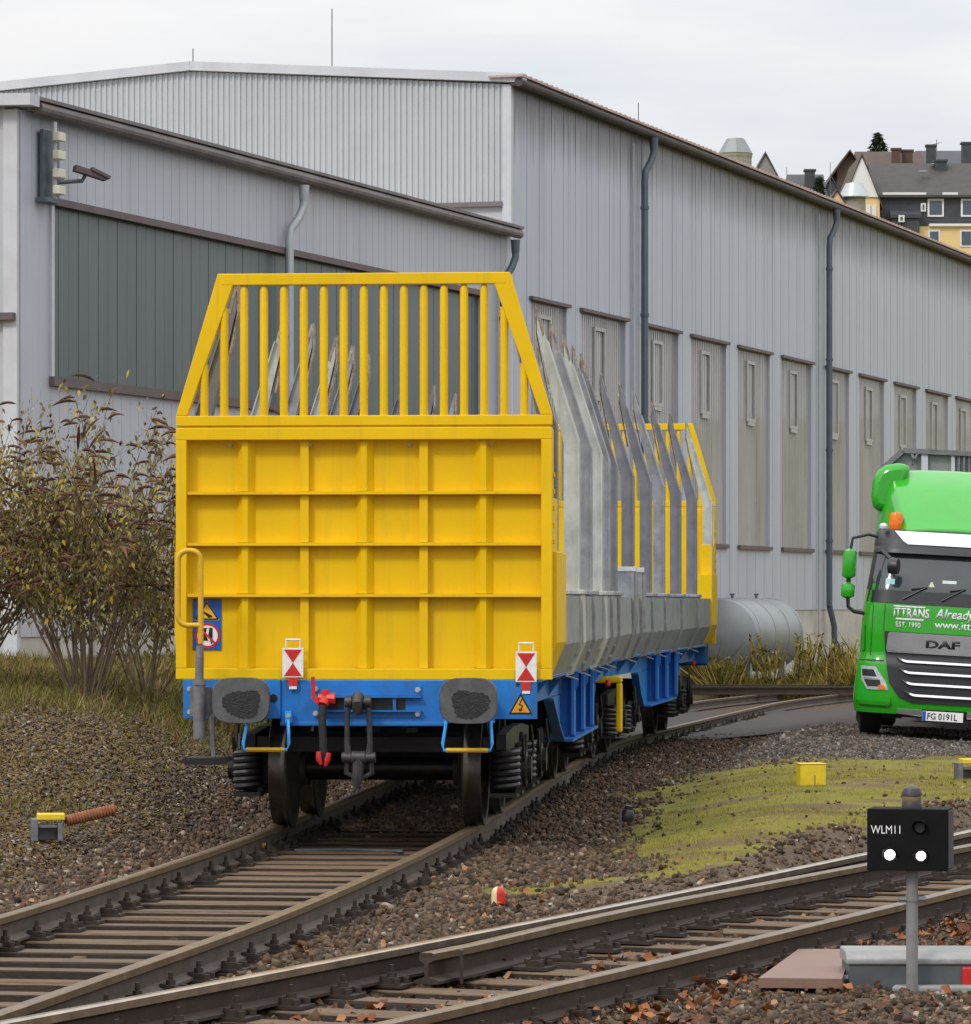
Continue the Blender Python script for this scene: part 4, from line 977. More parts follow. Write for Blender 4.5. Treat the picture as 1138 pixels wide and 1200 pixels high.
# tail boards hung on the end wall
M_W = WM[wag.name]
def tail_board(pxc, pyt, pyb, label):
    y0 = .575
    x = (pxc - 416.5) / 152; loc = M_W @ Vector((x, y0, 0)); zt, zb = zz(pyt), zz(pyb)
    t = thing('tail_board', label, 'tail board', (loc.x, loc.y, zb), -TH1, 'red and white tail boards on the wagon end')
    h_ = zt - zb; w_ = .082
    mb = MB(); mb.box(-w_, w_, 0, .012, 0, h_); mb.build('board', WHITE, t, bevel=.003)
    for a_, b_ in ((h_ - .012, h_ / 2), (.012, h_ / 2)):
        m2 = MB(); m2.prism([(-w_ + .012, -.003, a_), (w_ - .012, -.003, a_), (0.0, -.003, b_)], (0, .003, 0)); m2.build('red_triangle', REDP, t)
    m3 = MB(); m3.tube([(-.055, .006, h_), (-.055, .006, h_ + .065), (.055, .006, h_ + .065), (.055, .006, h_)], .009, 8); m3.build('handle', WHITE, t)
    m4 = MB(); m4.box(-.035, .035, -.002, .015, -.065, -.002, 0); m4.build('clip', REDP, t)
    m5 = MB(); m5.box(-.03, .03, -.0, .014, -.09, -.067); m5.build('clip_end', WHITE, t)
tail_board(333.5, 760, 795, 'left red and white triangle tail board near the brake hose')
tail_board(610.5, 764, 800, 'right red and white triangle tail board above the orange lightning label')

# ------------------------------------------------------------------ industrial hall
class Wall:
    def __init__(s, xv, px0, d0):
        s.xv = xv; s.C = d0 * (xv - px0); s.th = math.atan((xv - CX) / F)
        s.e = Vector((math.sin(s.th), math.cos(s.th), 0)); s.n = Vector((math.cos(s.th), -math.sin(s.th), 0))
        s.o = Vector(((px0 - CX) / F * d0, d0, 0)); s.d0 = d0
    def s_of(s, px): return (s.C / (s.xv - px) - s.d0) / math.cos(s.th)
    def z_of(s, px, py): return CH - (py - HZ) / F * (s.C / (s.xv - px))
    def P(s, t, z, off=0.0): return s.o + s.e * t + s.n * off + Vector((0, 0, z))
    def slab(s, mb, t0, t1, z0, z1, o0, o1, m=0):
        vs = [s.P(t, z, o) for z in (z0, z1) for (t, o) in ((t0, o0), (t1, o0), (t1, o1), (t0, o1))]
        mb.add(vs, [(0,3,2,1),(4,5,6,7),(0,1,5,4),(1,2,6,5),(2,3,7,6),(3,0,4,7)], m)
hw = Wall(2150, 600, 76.0)
hall = thing('industrial_hall', 'large grey clad industrial hall with a row of tall windows', 'industrial hall', tuple(hw.o), -hw.th)
HE = hw.z_of(600, 96)                                   # eave height
HL = 75.0
wins = [(622, 664), (681, 733), (754, 795), (810, 851), (865, 902), (916, 951), (968, 995), (1007, 1036), (1048, 1074), (1085, 1111), (1120, 1143)]
wt = hw.z_of(622, 350); wbz = 3.05
spans = [(hw.s_of(a_), hw.s_of(b_)) for a_, b_ in wins]
while spans[-1][1] < HL - 8: spans.append((spans[-1][0] + 3.75, spans[-1][1] + 3.75))
mb = MB()
hw.slab(mb, .12, HL, 1.62, wbz, -.12, 0); hw.slab(mb, .12, HL, wt, HE, -.12, 0)
edges = [.12] + [x for sp_ in spans for x in sp_] + [HL]
for i in range(0, len(edges), 2): hw.slab(mb, edges[i], edges[i + 1], wbz, wt, -.12, 0)
t = .9
while t < HL:
    hw.slab(mb, t, t + .02, wt + .06, HE - .02, -.002, .008); hw.slab(mb, t, t + .02, 1.66, wbz - .1, -.002, .008)
    if (int(t / .78) % 2) == 0: hw.slab(mb, t + .30, t + .312, wt + .06, HE - .02, -.002, .005)
    if not any(a_ - .08 < t < b_ + .08 for a_, b_ in spans): hw.slab(mb, t, t + .02, wbz - .09, wt + .05, -.002, .008)
    t += .78
mb.build('side_wall', SIDING, hall, world=True)
for a_, b_ in spans:
    m_ = MB(); n = max(2, int((b_ - a_) / .14)); st = (b_ - a_) / n
    for i in range(n):
        t0 = a_ + i * st
        m_.add([hw.P(t0, wbz, -.10), hw.P(t0 + st * .5, wbz, -.10), hw.P(t0 + st * .6, wbz, -.07), hw.P(t0 + st * .9, wbz, -.07), hw.P(t0 + st, wbz, -.10),
                hw.P(t0, wt, -.10), hw.P(t0 + st * .5, wt, -.10), hw.P(t0 + st * .6, wt, -.07), hw.P(t0 + st * .9, wt, -.07), hw.P(t0 + st, wt, -.10)],
               [(k, k + 1, k + 6, k + 5) for k in range(4)])
    wo = m_.build('window', PANE, hall, world=True, normals=False)
    m_ = MB(); hw.slab(m_, a_ - .10, b_ + .10, wt - .02, wt + .045, -.02, .08); m_.build('window_lintel', SILL, wo, world=True)
    m_ = MB(); hw.slab(m_, a_ - .06, b_ + .06, wbz - .06, wbz + .03, -.02, .07); m_.build('window_sill', SILL, wo, world=True)
    c_ = a_ + (b_ - a_) * .46; zt_, zb_ = wt - .32, wt - 1.55
    m_ = MB()
    for (q0, q1, z0, z1) in ((c_ - .38, c_ - .30, zb_, zt_), (c_ + .30, c_ + .38, zb_, zt_), (c_ - .38, c_ + .38, zt_, zt_ + .07), (c_ - .38, c_ + .38, zb_ - .07, zb_), (c_ - .30, c_ + .30, zb_ - .16, zb_ - .075)):
        hw.slab(m_, q0, q1, z0, z1, -.069, -.03)
    m_.build('window_vent', VENTM, wo, world=True)
mb = MB(); hw.slab(mb, .0, HL, -.6, 1.619, -.16, -.02); mb.build('plinth', PLINTH, hall, world=True)
# gutter and roof edge
mb = MB(); mb.tube([hw.P(-.15, HE - .02, .18), hw.P(HL, HE - .02, .18)], .085, 12); hw.slab(mb, -.1, HL, HE - .08, HE + .02, .0, .12); mb.build('gutter', GUTTERDK, hall, world=True)
mb = MB(); hw.slab(mb, -.2, HL, HE + .07, HE + .11, -.4, .27)
t = 0
while t < HL: hw.slab(mb, t, t + .10, HE + .1101, HE + .135, -.4, .26); t += .33
mb.build('roof_edge', DRIPEDGE, hall, world=True)
# gable
gdir = -hw.n; GN = -hw.e
def gable_t(px): 
    k = (px - CX) / F; return (hw.o.x - k * hw.o.y) / (-(gdir.x) + k * gdir.y)
def gable_z(px, py): 
    t_ = gable_t(px); return CH - (py - HZ) / F * (hw.o.y + gdir.y * t_)
tr_ = gable_t(225); zr = gable_z(225, 84); ze = gable_z(599, 99); zlow = gable_z(560, 238)
def top_z(t_): return ze + (zr - ze) * t_ / tr_ if t_ <= tr_ else zr - (zr - ze) * (t_ - tr_) / tr_ * 0.75
def GP(t_, z, off=0): return hw.o + gdir * t_ + GN * off + Vector((0, 0, z))
def corrugate(mb, fn, t0, t1, zb, zt, pitch, dep):
    n = int((t1 - t0) / pitch)
    for i in range(n):
        a_ = t0 + i * pitch
        ts = [a_, a_ + pitch * .45, a_ + pitch * .55, a_ + pitch * .9, a_ + pitch]; os_ = [0, 0, dep, dep, 0]
        vs = [fn(t_, zb(t_), o_) for t_, o_ in zip(ts, os_)] + [fn(t_, zt(t_), o_) for t_, o_ in zip(ts, os_)]
        mb.add(vs, [(k, k + 1, k + 6, k + 5) for k in range(4)])
mb = MB(); corrugate(mb, GP, .17, 26, lambda t_: zlow, top_z, .115, .03); mb.build('gable_cladding', RIBBED, hall, world=True, normals=False)
mb = MB(); 
mb.add([GP(.0, -.5, -.02), GP(26, -.5, -.02), GP(26, top_z(26), -.02), GP(tr_, zr, -.02), GP(0, ze, -.02)], [(0, 1, 2, 3, 4)])
mb.build('gable_wall', TRIMLT, hall, world=True)
mb = MB(); 
mb.add([GP(0, 1, .05), GP(.17, 1, .05), GP(.17, ze, .05), GP(0, ze, .05), GP(0, 1, -.1), GP(.17, 1, -.1), GP(.17, ze, -.1), GP(0, ze, -.1)], [(0,1,2,3),(4,7,6,5),(0,4,5,1),(1,5,6,2),(2,6,7,3),(3,7,4,0)])
mb.build('corner_trim', TRIMLT, hall, world=True)
mb = MB()
mb.bar(GP(-.25, ze + .10, .0), GP(tr_, zr + .10, .0), .26, .17); mb.bar(GP(tr_, zr + .10, .0), GP(26, top_z(26) + .10, .0), .26, .17)
mb.build('verge_cap', TRIMLT, hall, world=True)
mb = MB(); mb.bar(GP(.17, zlow - .03, .05), GP(8, zlow - .03, .05), .08, .09); mb.build('cladding_foot_trim', GUTTER, hall, world=True)
mb = MB()
for t0_, z0_, t1_, z1_ in ((-.2, ze + .14, tr_, zr + .14), (tr_, zr + .14, 26, top_z(26) + .14)):
    a0, a1 = GP(t0_, z0_, -.13), GP(t1_, z1_, -.13); l_ = hw.e * (HL - .2)
    mb.add([a0, a1, a1 + l_, a0 + l_, a0 + Vector((0,0,-.08)), a1 + Vector((0,0,-.08)), a1 + l_ + Vector((0,0,-.08)), a0 + l_ + Vector((0,0,-.08))], [(0,1,2,3),(4,7,6,5),(0,4,5,1),(1,5,6,2),(2,6,7,3),(3,7,4,0)])
mb.build('roof', ROOFSH, hall, world=True)
mb = MB(); hw.slab(mb, HL - .1, HL, -.5, HE, -26, -.13); mb.build('rear_wall', SIDINGA, hall, world=True)
for px_ in (388, 225):
    t_ = gable_t(px_); mb = MB(); b0 = GP(t_, top_z(t_) + .15, -.05); mb.tube([b0, b0 + Vector((0, 0, 1.15 if px_ == 388 else .2))], .012, 6)
    if px_ == 225: mb.v = []; mb.f = []; mb.m = []; mb.tube([GP(t_, zr + .15, -.05), GP(t_, zr + .45, -.05)], .012, 6)
    mb.build('lightning_rod', GREYM, hall, world=True)
t_ = hw.s_of(826); mb = MB(); mb.tube([hw.P(t_, HE + .12, -1.5), hw.P(t_, HE + 1.25, -1.5)], .012, 6); mb.build('lightning_rod', GREYM, hall, world=True)
def downpipe(wl, px, parent, m, r=.075, zb=.3, HEv=None, off=.14, kick=False):
    t_ = wl.s_of(px); z = HEv
    mb = MB()
    mb.lathe([(r * 1.25, z - .10), (r * 1.05, z - .34)], wl.P(t_ + .32, 0, .24), 'z', 12)
    mb.tube([wl.P(t_ + .32, z - .25, .24), wl.P(t_ + .32, z - .42, .24), wl.P(t_ + .22, z - .62, .20), wl.P(t_ + .05, z - .82, off), wl.P(t_, z - 1.02, off), wl.P(t_, zb + (.5 if kick else 0), off)], r, 10)
    if kick: mb.tube([wl.P(t_, zb + .5, off), wl.P(t_ + .12, zb + .2, off + .05), wl.P(t_ + .18, zb, off + .08), wl.P(t_ + .18, -.2, off + .08)], r, 10)
    zz_ = z - 1.6
    while zz_ > zb + .6:
        mb.lathe([(r * 1.25, 0), (r * 1.25, .07)], wl.P(t_, zz_, off), 'z', 10); zz_ -= 2.2
    return mb.build('downpipe', m, parent, world=True, smooth=True)
downpipe(hw, 748, hall, PIPEDK, HEv=HE, zb=.2); downpipe(hw, 965.5, hall, PIPEDK, HEv=HE, zb=1.2, kick=True)
for k in (1180, 1320): downpipe(hw, k, hall, PIPEDK, HEv=HE, zb=.2)
for px_, z_ in ((739, None), (957, None)):                      # thin conductor beside each pipe
    t_ = hw.s_of(px_); mb = MB(); mb.tube([hw.P(t_, HE - .3, .06), hw.P(t_, 1.0, .06)], .025, 6); mb.build('lightning_conductor', PIPELT, hall, world=True)

# ------------------------------------------------------------------ annex
aw = Wall(2250, 600, 75.85)
anx = thing('annex_building', 'low grey annex with a dark green window band in front of the hall', 'building', tuple(aw.P(aw.s_of(22), 0)), -aw.th)
s0 = aw.s_of(22); AE = aw.z_of(300, 200)
ga, gb = aw.s_of(61), aw.s_of(564); gz0, gz1 = aw.z_of(61, 444), aw.z_of(300, 289)
mb = MB(); az0 = 1.32
aw.slab(mb, s0, ga, az0, AE, -.1, 0); aw.slab(mb, gb, -.05, az0, AE, -.1, 0); aw.slab(mb, ga, gb, az0, gz0, -.1, 0); aw.slab(mb, ga, gb, gz1, AE, -.1, 0)
t = s0 + .4
while t < -.1:
    aw.slab(mb, t, t + .015, gz1 + .1, AE, -.002, .004); aw.slab(mb, t, t + .015, az0 + .02, gz0 - .15, -.002, .004); t += .3
mb.build('side_wall', SIDINGA, anx, world=True)
mb = MB(); n = int((gb - ga) / .33); st = (gb - ga) / n
for i in range(n):
    t0 = ga + i * st
    aw.slab(mb, t0 + .006, t0 + st - .006, gz0 + .02, gz1 - .02, -.09, -.065 + .003 * (i % 2))
aw.slab(mb, ga, gb, gz0, gz1, -.1, -.091)
gl = mb.build('window', GREENGL, anx, world=True)
mb = MB(); aw.slab(mb, ga - .1, gb + .1, gz1 - .03, gz1 + .07, -.02, .07); mb.build('window_lintel', SILL, gl, world=True)
mb = MB(); aw.slab(mb, ga - .1, gb + .1, gz0 - .1, gz0 + .03, -.02, .08); mb.build('window_sill', SILL, gl, world=True)
mb = MB(); aw.slab(mb, ga - .09, ga, gz0 + .03, gz1 - .03, -.02, .04); mb.build('window_jamb', TRIMLT, gl, world=True)
mb = MB(); aw.slab(mb, gb, gb + .09, gz0 + .03, gz1 - .03, -.02, .04); mb.build('window_jamb', TRIMLT, gl, world=True)
mb = MB(); aw.slab(mb, s0, -.05, -.3, az0 - .001, -.14, -.02); mb.build('plinth', PLINTH, anx, world=True)
mb = MB(); mb.tube([aw.P(s0 + .2, AE + .04, .18), aw.P(-.1, AE + .04, .18)], .088, 12); aw.slab(mb, s0 + .1, -.15, AE, AE + .12, -.05, .10); mb.build('gutter', GUTTER, anx, world=True)
mb = MB(); aw.slab(mb, s0 - .1, -.05, AE + .13, AE + .18, -.8, .26); mb.build('roof_edge', GUTTER, anx, world=True)
# annex end face
adir = -aw.n; AN = -aw.e; ao = aw.P(s0, 0)
def AP(t_, z, off=0): return ao + adir * t_ + AN * off + Vector((0, 0, z))
atop = lambda t_: AE + .06 + t_ * .03
mb = MB(); corrugate(mb, AP, .21, 16, lambda t_: .6, atop, .21, .04); mb.build('end_cladding', RIBBED, anx, world=True, normals=False)
mb = MB()
mb.add([AP(-.0, .6, .06), AP(.21, .6, .06), AP(.21, AE, .06), AP(0, AE, .06), AP(-.0, .6, -.05), AP(.21, .6, -.05), AP(.21, AE, -.05), AP(0, AE, -.05)], [(0,1,2,3),(4,7,6,5),(0,4,5,1),(1,5,6,2),(2,6,7,3),(3,7,4,0)])
mb.build('corner_trim', TRIMLT, anx, world=True)
mb = MB(); mb.bar(AP(-.30, AE + .10, .12), AP(16, AE + .55, .12), .30, .16); mb.build('verge_cap', TRIMLT, anx, world=True)
mb = MB(); zl = CH - (370 - HZ) / F * 56; mb.bar(AP(.02, zl, .10), AP(6, zl, .10), .12, .10); mb.build('cladding_ledge', SILL, anx, world=True)
mb = MB(); a0 = AP(-.1, AE + .15, -.02); a1 = AP(16, AE + .62, -.02); l_ = aw.e * (-s0 - .2)
dn = Vector((0, 0, -.08)); mb.add([a0, a1, a1 + l_, a0 + l_, a0 + dn, a1 + dn, a1 + l_ + dn, a0 + l_ + dn], [(0,1,2,3),(4,7,6,5),(0,4,5,1),(1,5,6,2),(2,6,7,3),(3,7,4,0)]); mb.build('roof', ROOFSH, anx, world=True)
downpipe(aw, 331, anx, PIPELT, r=.07, HEv=AE, zb=1.3, off=.12); downpipe(aw, 583, anx, PIPEDK, r=.07, HEv=AE, zb=1.3, off=.12)
# lamps and camera at the annex corner
tl = aw.s_of(50); zl0, zl1 = aw.z_of(49, 238), aw.z_of(49, 143)
lp = thing('box_column', 'dark wall post with four cream boxes under the annex eaves', 'wall fixture', tuple(aw.P(tl, zl0)), -aw.th)
mb = MB(); aw.slab(mb, tl - .20, tl + .32, zl0 + .03, zl1 - .12, .05, .10); aw.slab(mb, tl - .26, tl + .1, zl0, zl0 + .06, .02, .2); mb.build('back_plate', PIPEDK, lp, world=True)
mb = MB(); mb.tube([aw.P(tl + .02, zl0 + .05, .17), aw.P(tl + .02, zl1, .17)], .035, 8); mb.build('post', TRIMLT, lp, world=True)
for py_ in (161, 182.5, 204, 223.5):
    mb = MB(); z_ = aw.z_of(49, py_); aw.slab(mb, tl - .13, tl + .10, z_ - .06, z_ + .06, .21, .31); mb.build('cream_box', CREAM, lp, world=True, bevel=.01)
tcv = aw.s_of(68); zc = aw.z_of(68, 205)
cm = thing('security_camera', 'brown weathered security camera on a wall bracket beside the cream boxes', 'camera', tuple(aw.P(tcv, zc)), -aw.th)
mb = MB(); p0 = aw.P(tcv, aw.z_of(65, 197), .25); p1 = p0 + Vector((.42, .2, -.12)); mb.bar(p0, p1, .13, .09); mb.bar(p0 + Vector((.22, .1, .0)), p1 + Vector((.05, 0, .0)), .17, .05); mb.build('camera_body', SILL, cm, world=True, bevel=.008)
mb = MB(); mb.tube([aw.P(tcv, aw.z_of(65, 213), .02), aw.P(tcv + .15, aw.z_of(70, 212), .3), aw.P(tcv + .2, aw.z_of(75, 203), .35)], .03, 8); aw.slab(mb, tcv - .08, tcv + .08, aw.z_of(65, 214), aw.z_of(65, 202), .0, .05); mb.build('bracket', GREYM, cm, world=True)

# ------------------------------------------------------------------ storage tank
tc_ = at(845, 745, 86.5); thd = 0.30
tk = thing('storage_tank', 'silver horizontal cylindrical tank lying beside the hall wall', 'tank', (tc_.x, tc_.y, tc_.z - .8), -thd)
mb = MB(); mb.lathe([(.02, -.16), (.35, -.13), (.62, -.06), (.76, .02), (.79, .10), (.79, 4.4), (.76, 4.48), (.62, 4.54), (.02, 4.6)], (0, 0, .8), 'y', 48); tb = mb.build('tank_shell', TANKM, tk, smooth=True)
for y_ in (.25, 1.7, 3.0, 4.2):
    mb = MB(); mb.lathe([(.79, 0), (.803, .01), (.803, .05), (.79, .06)], (0, y_, .8), 'y', 48); mb.build('weld_band', TANKM, tb, smooth=True)
for y_ in (1.0, 3.2): 
    mb = MB(); mb.tube([(0, y_, 1.55), (0, y_, 1.68)], .03, 8); mb.tube([(-.05, y_, 1.68), (.05, y_, 1.68)], .02, 6); mb.build('lifting_lug', PIPEDK, tk)
for y_ in (.6, 3.8):
    for x_ in (-.45, .45): mb = MB(); mb.box(x_ - .06, x_ + .06, y_ - .08, y_ + .08, -.9, .26); mb.build('leg', PIPELT, tk)

# ------------------------------------------------------------------ lorry
S9 = 90.0
tb_ = at(1105, 862, 53.3)
lor = thing('lorry', 'bright green lorry cab with a silver grille parked in the yard', 'lorry', (tb_.x, tb_.y, tb_.z - .055), -0.105, None, 0, rad(3.3))
def lx(px, py): z = (862 - py) / S9; return (px - 1105) / S9 - .057 * z
def lz(px, py): x = (px - 1105) / S9; return (862 - py) / S9 + .057 * (x + .0)  + .055
ZS = [.30, .45, .62, .90, .98, 1.02, 1.35, 1.70, 1.95, 2.45, 2.60, 2.72]
WS = [1.17, 1.20, 1.195, 1.17, 1.165, 1.145, 1.15, 1.13, 1.10, 1.04, 1.02, .99]
YS = [.02, -.02, -.02, .0, .01, .05, .05, .06, .11, .33, .42, .55]
def cw(z): return float(np.interp(z, ZS, WS))
def cf(x, z):
    w_ = cw(z); r = .30; ax = abs(x); y_ = float(np.interp(z, ZS, YS)) + .07 * (x / w_) ** 2
    if ax > w_ - r: k = min(1, (ax - (w_ - r)) / r); y_ += r * (1 - math.sqrt(max(0, 1 - k * k)))
    return y_
# green body
mb = MB(); rows = []; NX = 36
zlist = list(np.linspace(.30, 2.72, 40))
for z in zlist:
    w_ = cw(z); r = [(-w_, 2.25, z)]
    for i in range(NX + 1):
        q = -1 + 2 * i / NX; x = w_ * math.sin(q * math.pi / 2) if True else w_ * q
        r.append((x, cf(x, z), z))
    r.append((w_, 2.25, z)); rows.append(r)
k = len(rows[0]); vs = [p for r in rows for p in r]; fs = []
for i in range(len(rows) - 1):
    for j in range(k): j2 = (j + 1) % k; fs.append((i*k+j, i*k+j2, (i+1)*k+j2, (i+1)*k+j))
fs.append(tuple(range(k))); fs.append(tuple(range((len(rows)-1)*k, len(rows)*k)))
mb.add(vs, fs); cab = mb.build('cab', TGREEN, lor, smooth=True)
def patch(rows_, off, name, m, parent=cab, nx=24, back=.05, smooth=True):
    """rows_: (z, xl, xr) from bottom to top; a skin standing off the cab front"""
    zs = []; 
    for (z0, a0, b0), (z1, a1, b1) in zip(rows_[:-1], rows_[1:]):
        for i in range(6): t_ = i / 6; zs.append((z0 + (z1 - z0) * t_, a0 + (a1 - a0) * t_, b0 + (b1 - b0) * t_))
    zs.append(rows_[-1]); g = []; gb_ = []
    for z, xl, xr in zs:
        for i in range(nx + 1):
            x = xl + (xr - xl) * i / nx; y_ = cf(x, z); g.append((x, y_ - off, z)); gb_.append((x, y_ + back, z))
    n1 = nx + 1; R_ = len(zs); mb = MB(); vs = g + gb_; o_ = len(g); fs = []
    for i in range(R_ - 1):
        for j in range(nx): a_ = i*n1+j; fs.append((a_, a_+1, a_+n1+1, a_+n1)); fs.append((o_+a_, o_+a_+n1, o_+a_+n1+1, o_+a_+1))
        a_ = i*n1; fs.append((a_, a_+n1, o_+a_+n1, o_+a_)); a_ = i*n1+nx; fs.append((a_, o_+a_, o_+a_+n1, a_+n1))
    for j in range(nx): fs.append((j, o_+j, o_+j+1, j+1)); a_ = (R_-1)*n1+j; fs.append((a_, a_+1, o_+a_+1, o_+a_))
    mb.add(vs, fs); return mb.build(name, m, parent, smooth=smooth)
patch([(1.74, -1.10, 1.10), (1.90, -1.075, 1.075)], .012, 'scuttle', TDARK)
patch([(1.905, -1.055, 1.055), (2.42, -.985, .985)], .008, 'windscreen', TGLASS)
patch([(1.905, -1.10, -1.056), (2.42, -1.04, -.986)], .012, 'pillar', TDARK); patch([(1.905, 1.056, 1.10), (2.42, .986, 1.04)], .012, 'pillar', TDARK)
patch([(2.40, -1.03, 1.03), (2.50, -1.04, 1.04), (2.66, -1.02, 1.02), (2.715, -.99, .99)], .10, 'sun_visor', TDARK)
patch([(2.52, -.60, .60), (2.56, -.66, .66), (2.69, -.78, .78)], .115, 'visor_panel', PALETRUCK, back=-.09)
# grille surround, badge bar and slats
patch([(.46, -.42, .42), (.52, -.60, .60), (.70, -.74, .74), (1.0, -.80, .80), (1.37, -.84, .84)], .018, 'grille', TDARK)
patch([(1.10, -.78, .78), (1.14, -.80, .80), (1.33, -.79, .79), (1.36, -.77, .77)], .05, 'badge_bar', SILVER, back=-.015)
patch([(1.12, -.77, -.44), (1.27, -.77, -.50)], .056, 'badge_inset', SILVER, back=-.048)
for i, (za, xl) in enumerate(((.99, .66), (.845, .62), (.70, .58), (.555, .53))):
    pts = []
    for j in range(31):
        x = -xl + 2 * xl * j / 30; edge = max(0, abs(x) - (xl - .14)) / .14
        pts.append((x, cf(x, za) - .035, za + .055 * edge ** 1.6))
    mb = MB()
    vs = []; fs = []
    for (x, y_, z) in pts:
        e_ = min(1, (xl - abs(x)) / .1 + .15); vs += [(x, y_ - .012, z + .015 * e_), (x, y_ - .03, z - .013 * e_), (x, y_ + .03, z - .013 * e_), (x, y_ + .03, z + .015 * e_)]
    for j in range(30):
        for q in range(4): a_ = j*4+q; b2 = j*4+(q+1) % 4; fs.append((a_, b2, b2+4, a_+4))
    fs += [(0,1,2,3), (120,121,122,123)]
    mb.add(vs, fs); mb.build('grille_slat', CHROME, cab, smooth=True)
# lower edge of the bonnet panel (joint lines), lamps and bumper details
patch([(1.385, -.852, -.845), (1.72, -.852, -.845)], .004, 'panel_joint', SIGNBK, nx=2); patch([(1.385, .845, .852), (1.72, .845, .852)], .004, 'panel_joint', SIGNBK, nx=2)
for s in (-1, 1):
    def q(a_, b_): return (a_, b_) if s < 0 else (-b_, -a_)
    patch([(.60, *q(-1.02, -.74)), (.72, *q(-1.10, -.79)), (.90, *q(-1.12, -.93))], .012, 'headlight', LAMPGL)
    patch([(.64, *q(-1.02, -.84)), (.73, *q(-1.07, -.86))], .015, 'headlight_reflector', TDARK, back=0)
    patch([(.77, *q(-1.09, -.90)), (.86, *q(-1.10, -.95))], .015, 'headlight_reflector', TDARK, back=0)
    patch([(.61, *q(-.88, -.78)), (.665, *q(-.88, -.80))], .016, 'indicator', AMBER, back=0)
    patch([(.74, *q(-1.08, -.86)), (.755, *q(-1.08, -.87))], .017, 'headlight_bar', CHROME, back=0)
    patch([(.40, *q(-1.12, -.74)), (.44, *q(-1.16, -.70)), (.52, *q(-1.17, -.72)), (.545, *q(-1.15, -.86))], .03, 'fog_lamp_ledge', TGREEN, back=-.0)
    patch([(1.10, *q(-1.12, -1.085)), (1.44, *q(-1.125, -1.10))], .03, 'air_deflector', TGREEN, back=0)
    patch([(1.02, *q(-1.005, -.998)), (1.70, *q(-1.005, -.998))], .003, 'panel_joint', SIGNBK, nx=2)
    patch([(.975, *q(-1.15, -.82)), (.99, *q(-1.15, -.82))], .003, 'panel_joint', SIGNBK)
    mb = MB(); mb.tube([(s*1.0, .35, 2.60), (s*1.12, .28, 2.62), (s*1.32, .22, 2.56), (s*1.34, .22, 2.40)], .022, 8); mb.tube([(s*1.345, .24, 2.05), (s*1.345, .24, 1.95)], .03, 8)
    mb.tube([(s*1.34, .24, 1.78), (s*1.33, .24, 1.66), (s*1.25, .26, 1.60), (s*1.10, .35, 1.58)], .025, 8)
    ma = mb.build('mirror_arm', TDARK, lor, smooth=True)
    for z0, z1 in ((2.02, 2.42), (1.76, 1.98)):
        m_ = MB(); pr_ = [(.02, z0), (.075, z0 + .03), (.09, z0 + .08), (.09, z1 - .08), (.075, z1 - .03), (.02, z1)]
        m_.lathe([(r_, h_) for r_, h_ in pr_], (s*1.345, .20, 0), 'z', 18); m_.build('mirror', TGREEN, ma, smooth=True)
        m_ = MB(); m_.box(s*1.345 - .088, s*1.345 + .088, .23, .30, z0 + .03, z1 - .03); m_.build('mirror_glass', TDARK, ma, bevel=.02)
    # chin strip, wheels
    patch([(.285, *q(-.34, -.29)), (.31, *q(-.62, -.29)), (.365, *q(-.62, -.29))], .02, 'bumper_strip', CHROME)
    m_ = MB(); m_.lathe([(.22, -.14), (.44, -.15), (.50, -.12), (.50, .12), (.44, .15), (.22, .14)], (s*.97, 1.15, .50), 'x', 36); wh = m_.build('wheel', TYRE, lor, smooth=True)
    m_ = MB(); m_.lathe([(.05, -.13), (.24, -.13), (.26, .0), (.24, .13), (.05, .13)], (s*.97, 1.15, .50), 'x', 24); m_.build('wheel_rim', GREYM, wh, smooth=True)
patch([(.30, -.29, .29), (.38, -.29, .29)], .02, 'plate_recess', TDARK)
# inside of the cab front: dash clutter and stickers seen in the screen
patch([(1.985, -.86, -.74), (2.055, -.86, -.74)], .0095, 'windscreen_sticker', mat('sticker_teal', (0.25, 0.5, 0.52), 0.4), back=-.008)
patch([(1.975, -.30, -.22), (2.04, -.27, -.25)], .0095, 'windscreen_sticker', mat('sticker_pale', (0.45, 0.48, 0.33), 0.4), back=-.008)
patch([(2.03, -.12, .06), (2.07, -.12, .06)], .0095, 'windscreen_sticker', mat('sticker_grey', (0.5, 0.55, 0.55), 0.4), back=-.008)
mb = MB(); mb.lathe([(.02, 0), (.10, .02), (.11, .06), (.10, .14), (.03, .16)], (-.84, -.02, 2.22), (1, -.3, 0), 16); mb.tube([(-.93, .10, 2.42), (-.80, .0, 2.30)], .03, 8); mb.build('kerb_mirror', TDARK, lor, smooth=True)
for x in (-.62, -.12, .40): 
    mb = MB(); mb.tube([(x, cf(x, 1.82) - .03, 1.80), (x + .30, cf(x + .30, 1.98) - .03, 1.97), (x + .10, cf(x + .1, 1.94) - .03, 1.935)], .012, 6); mb.build('wiper', SIGNBK, lor)
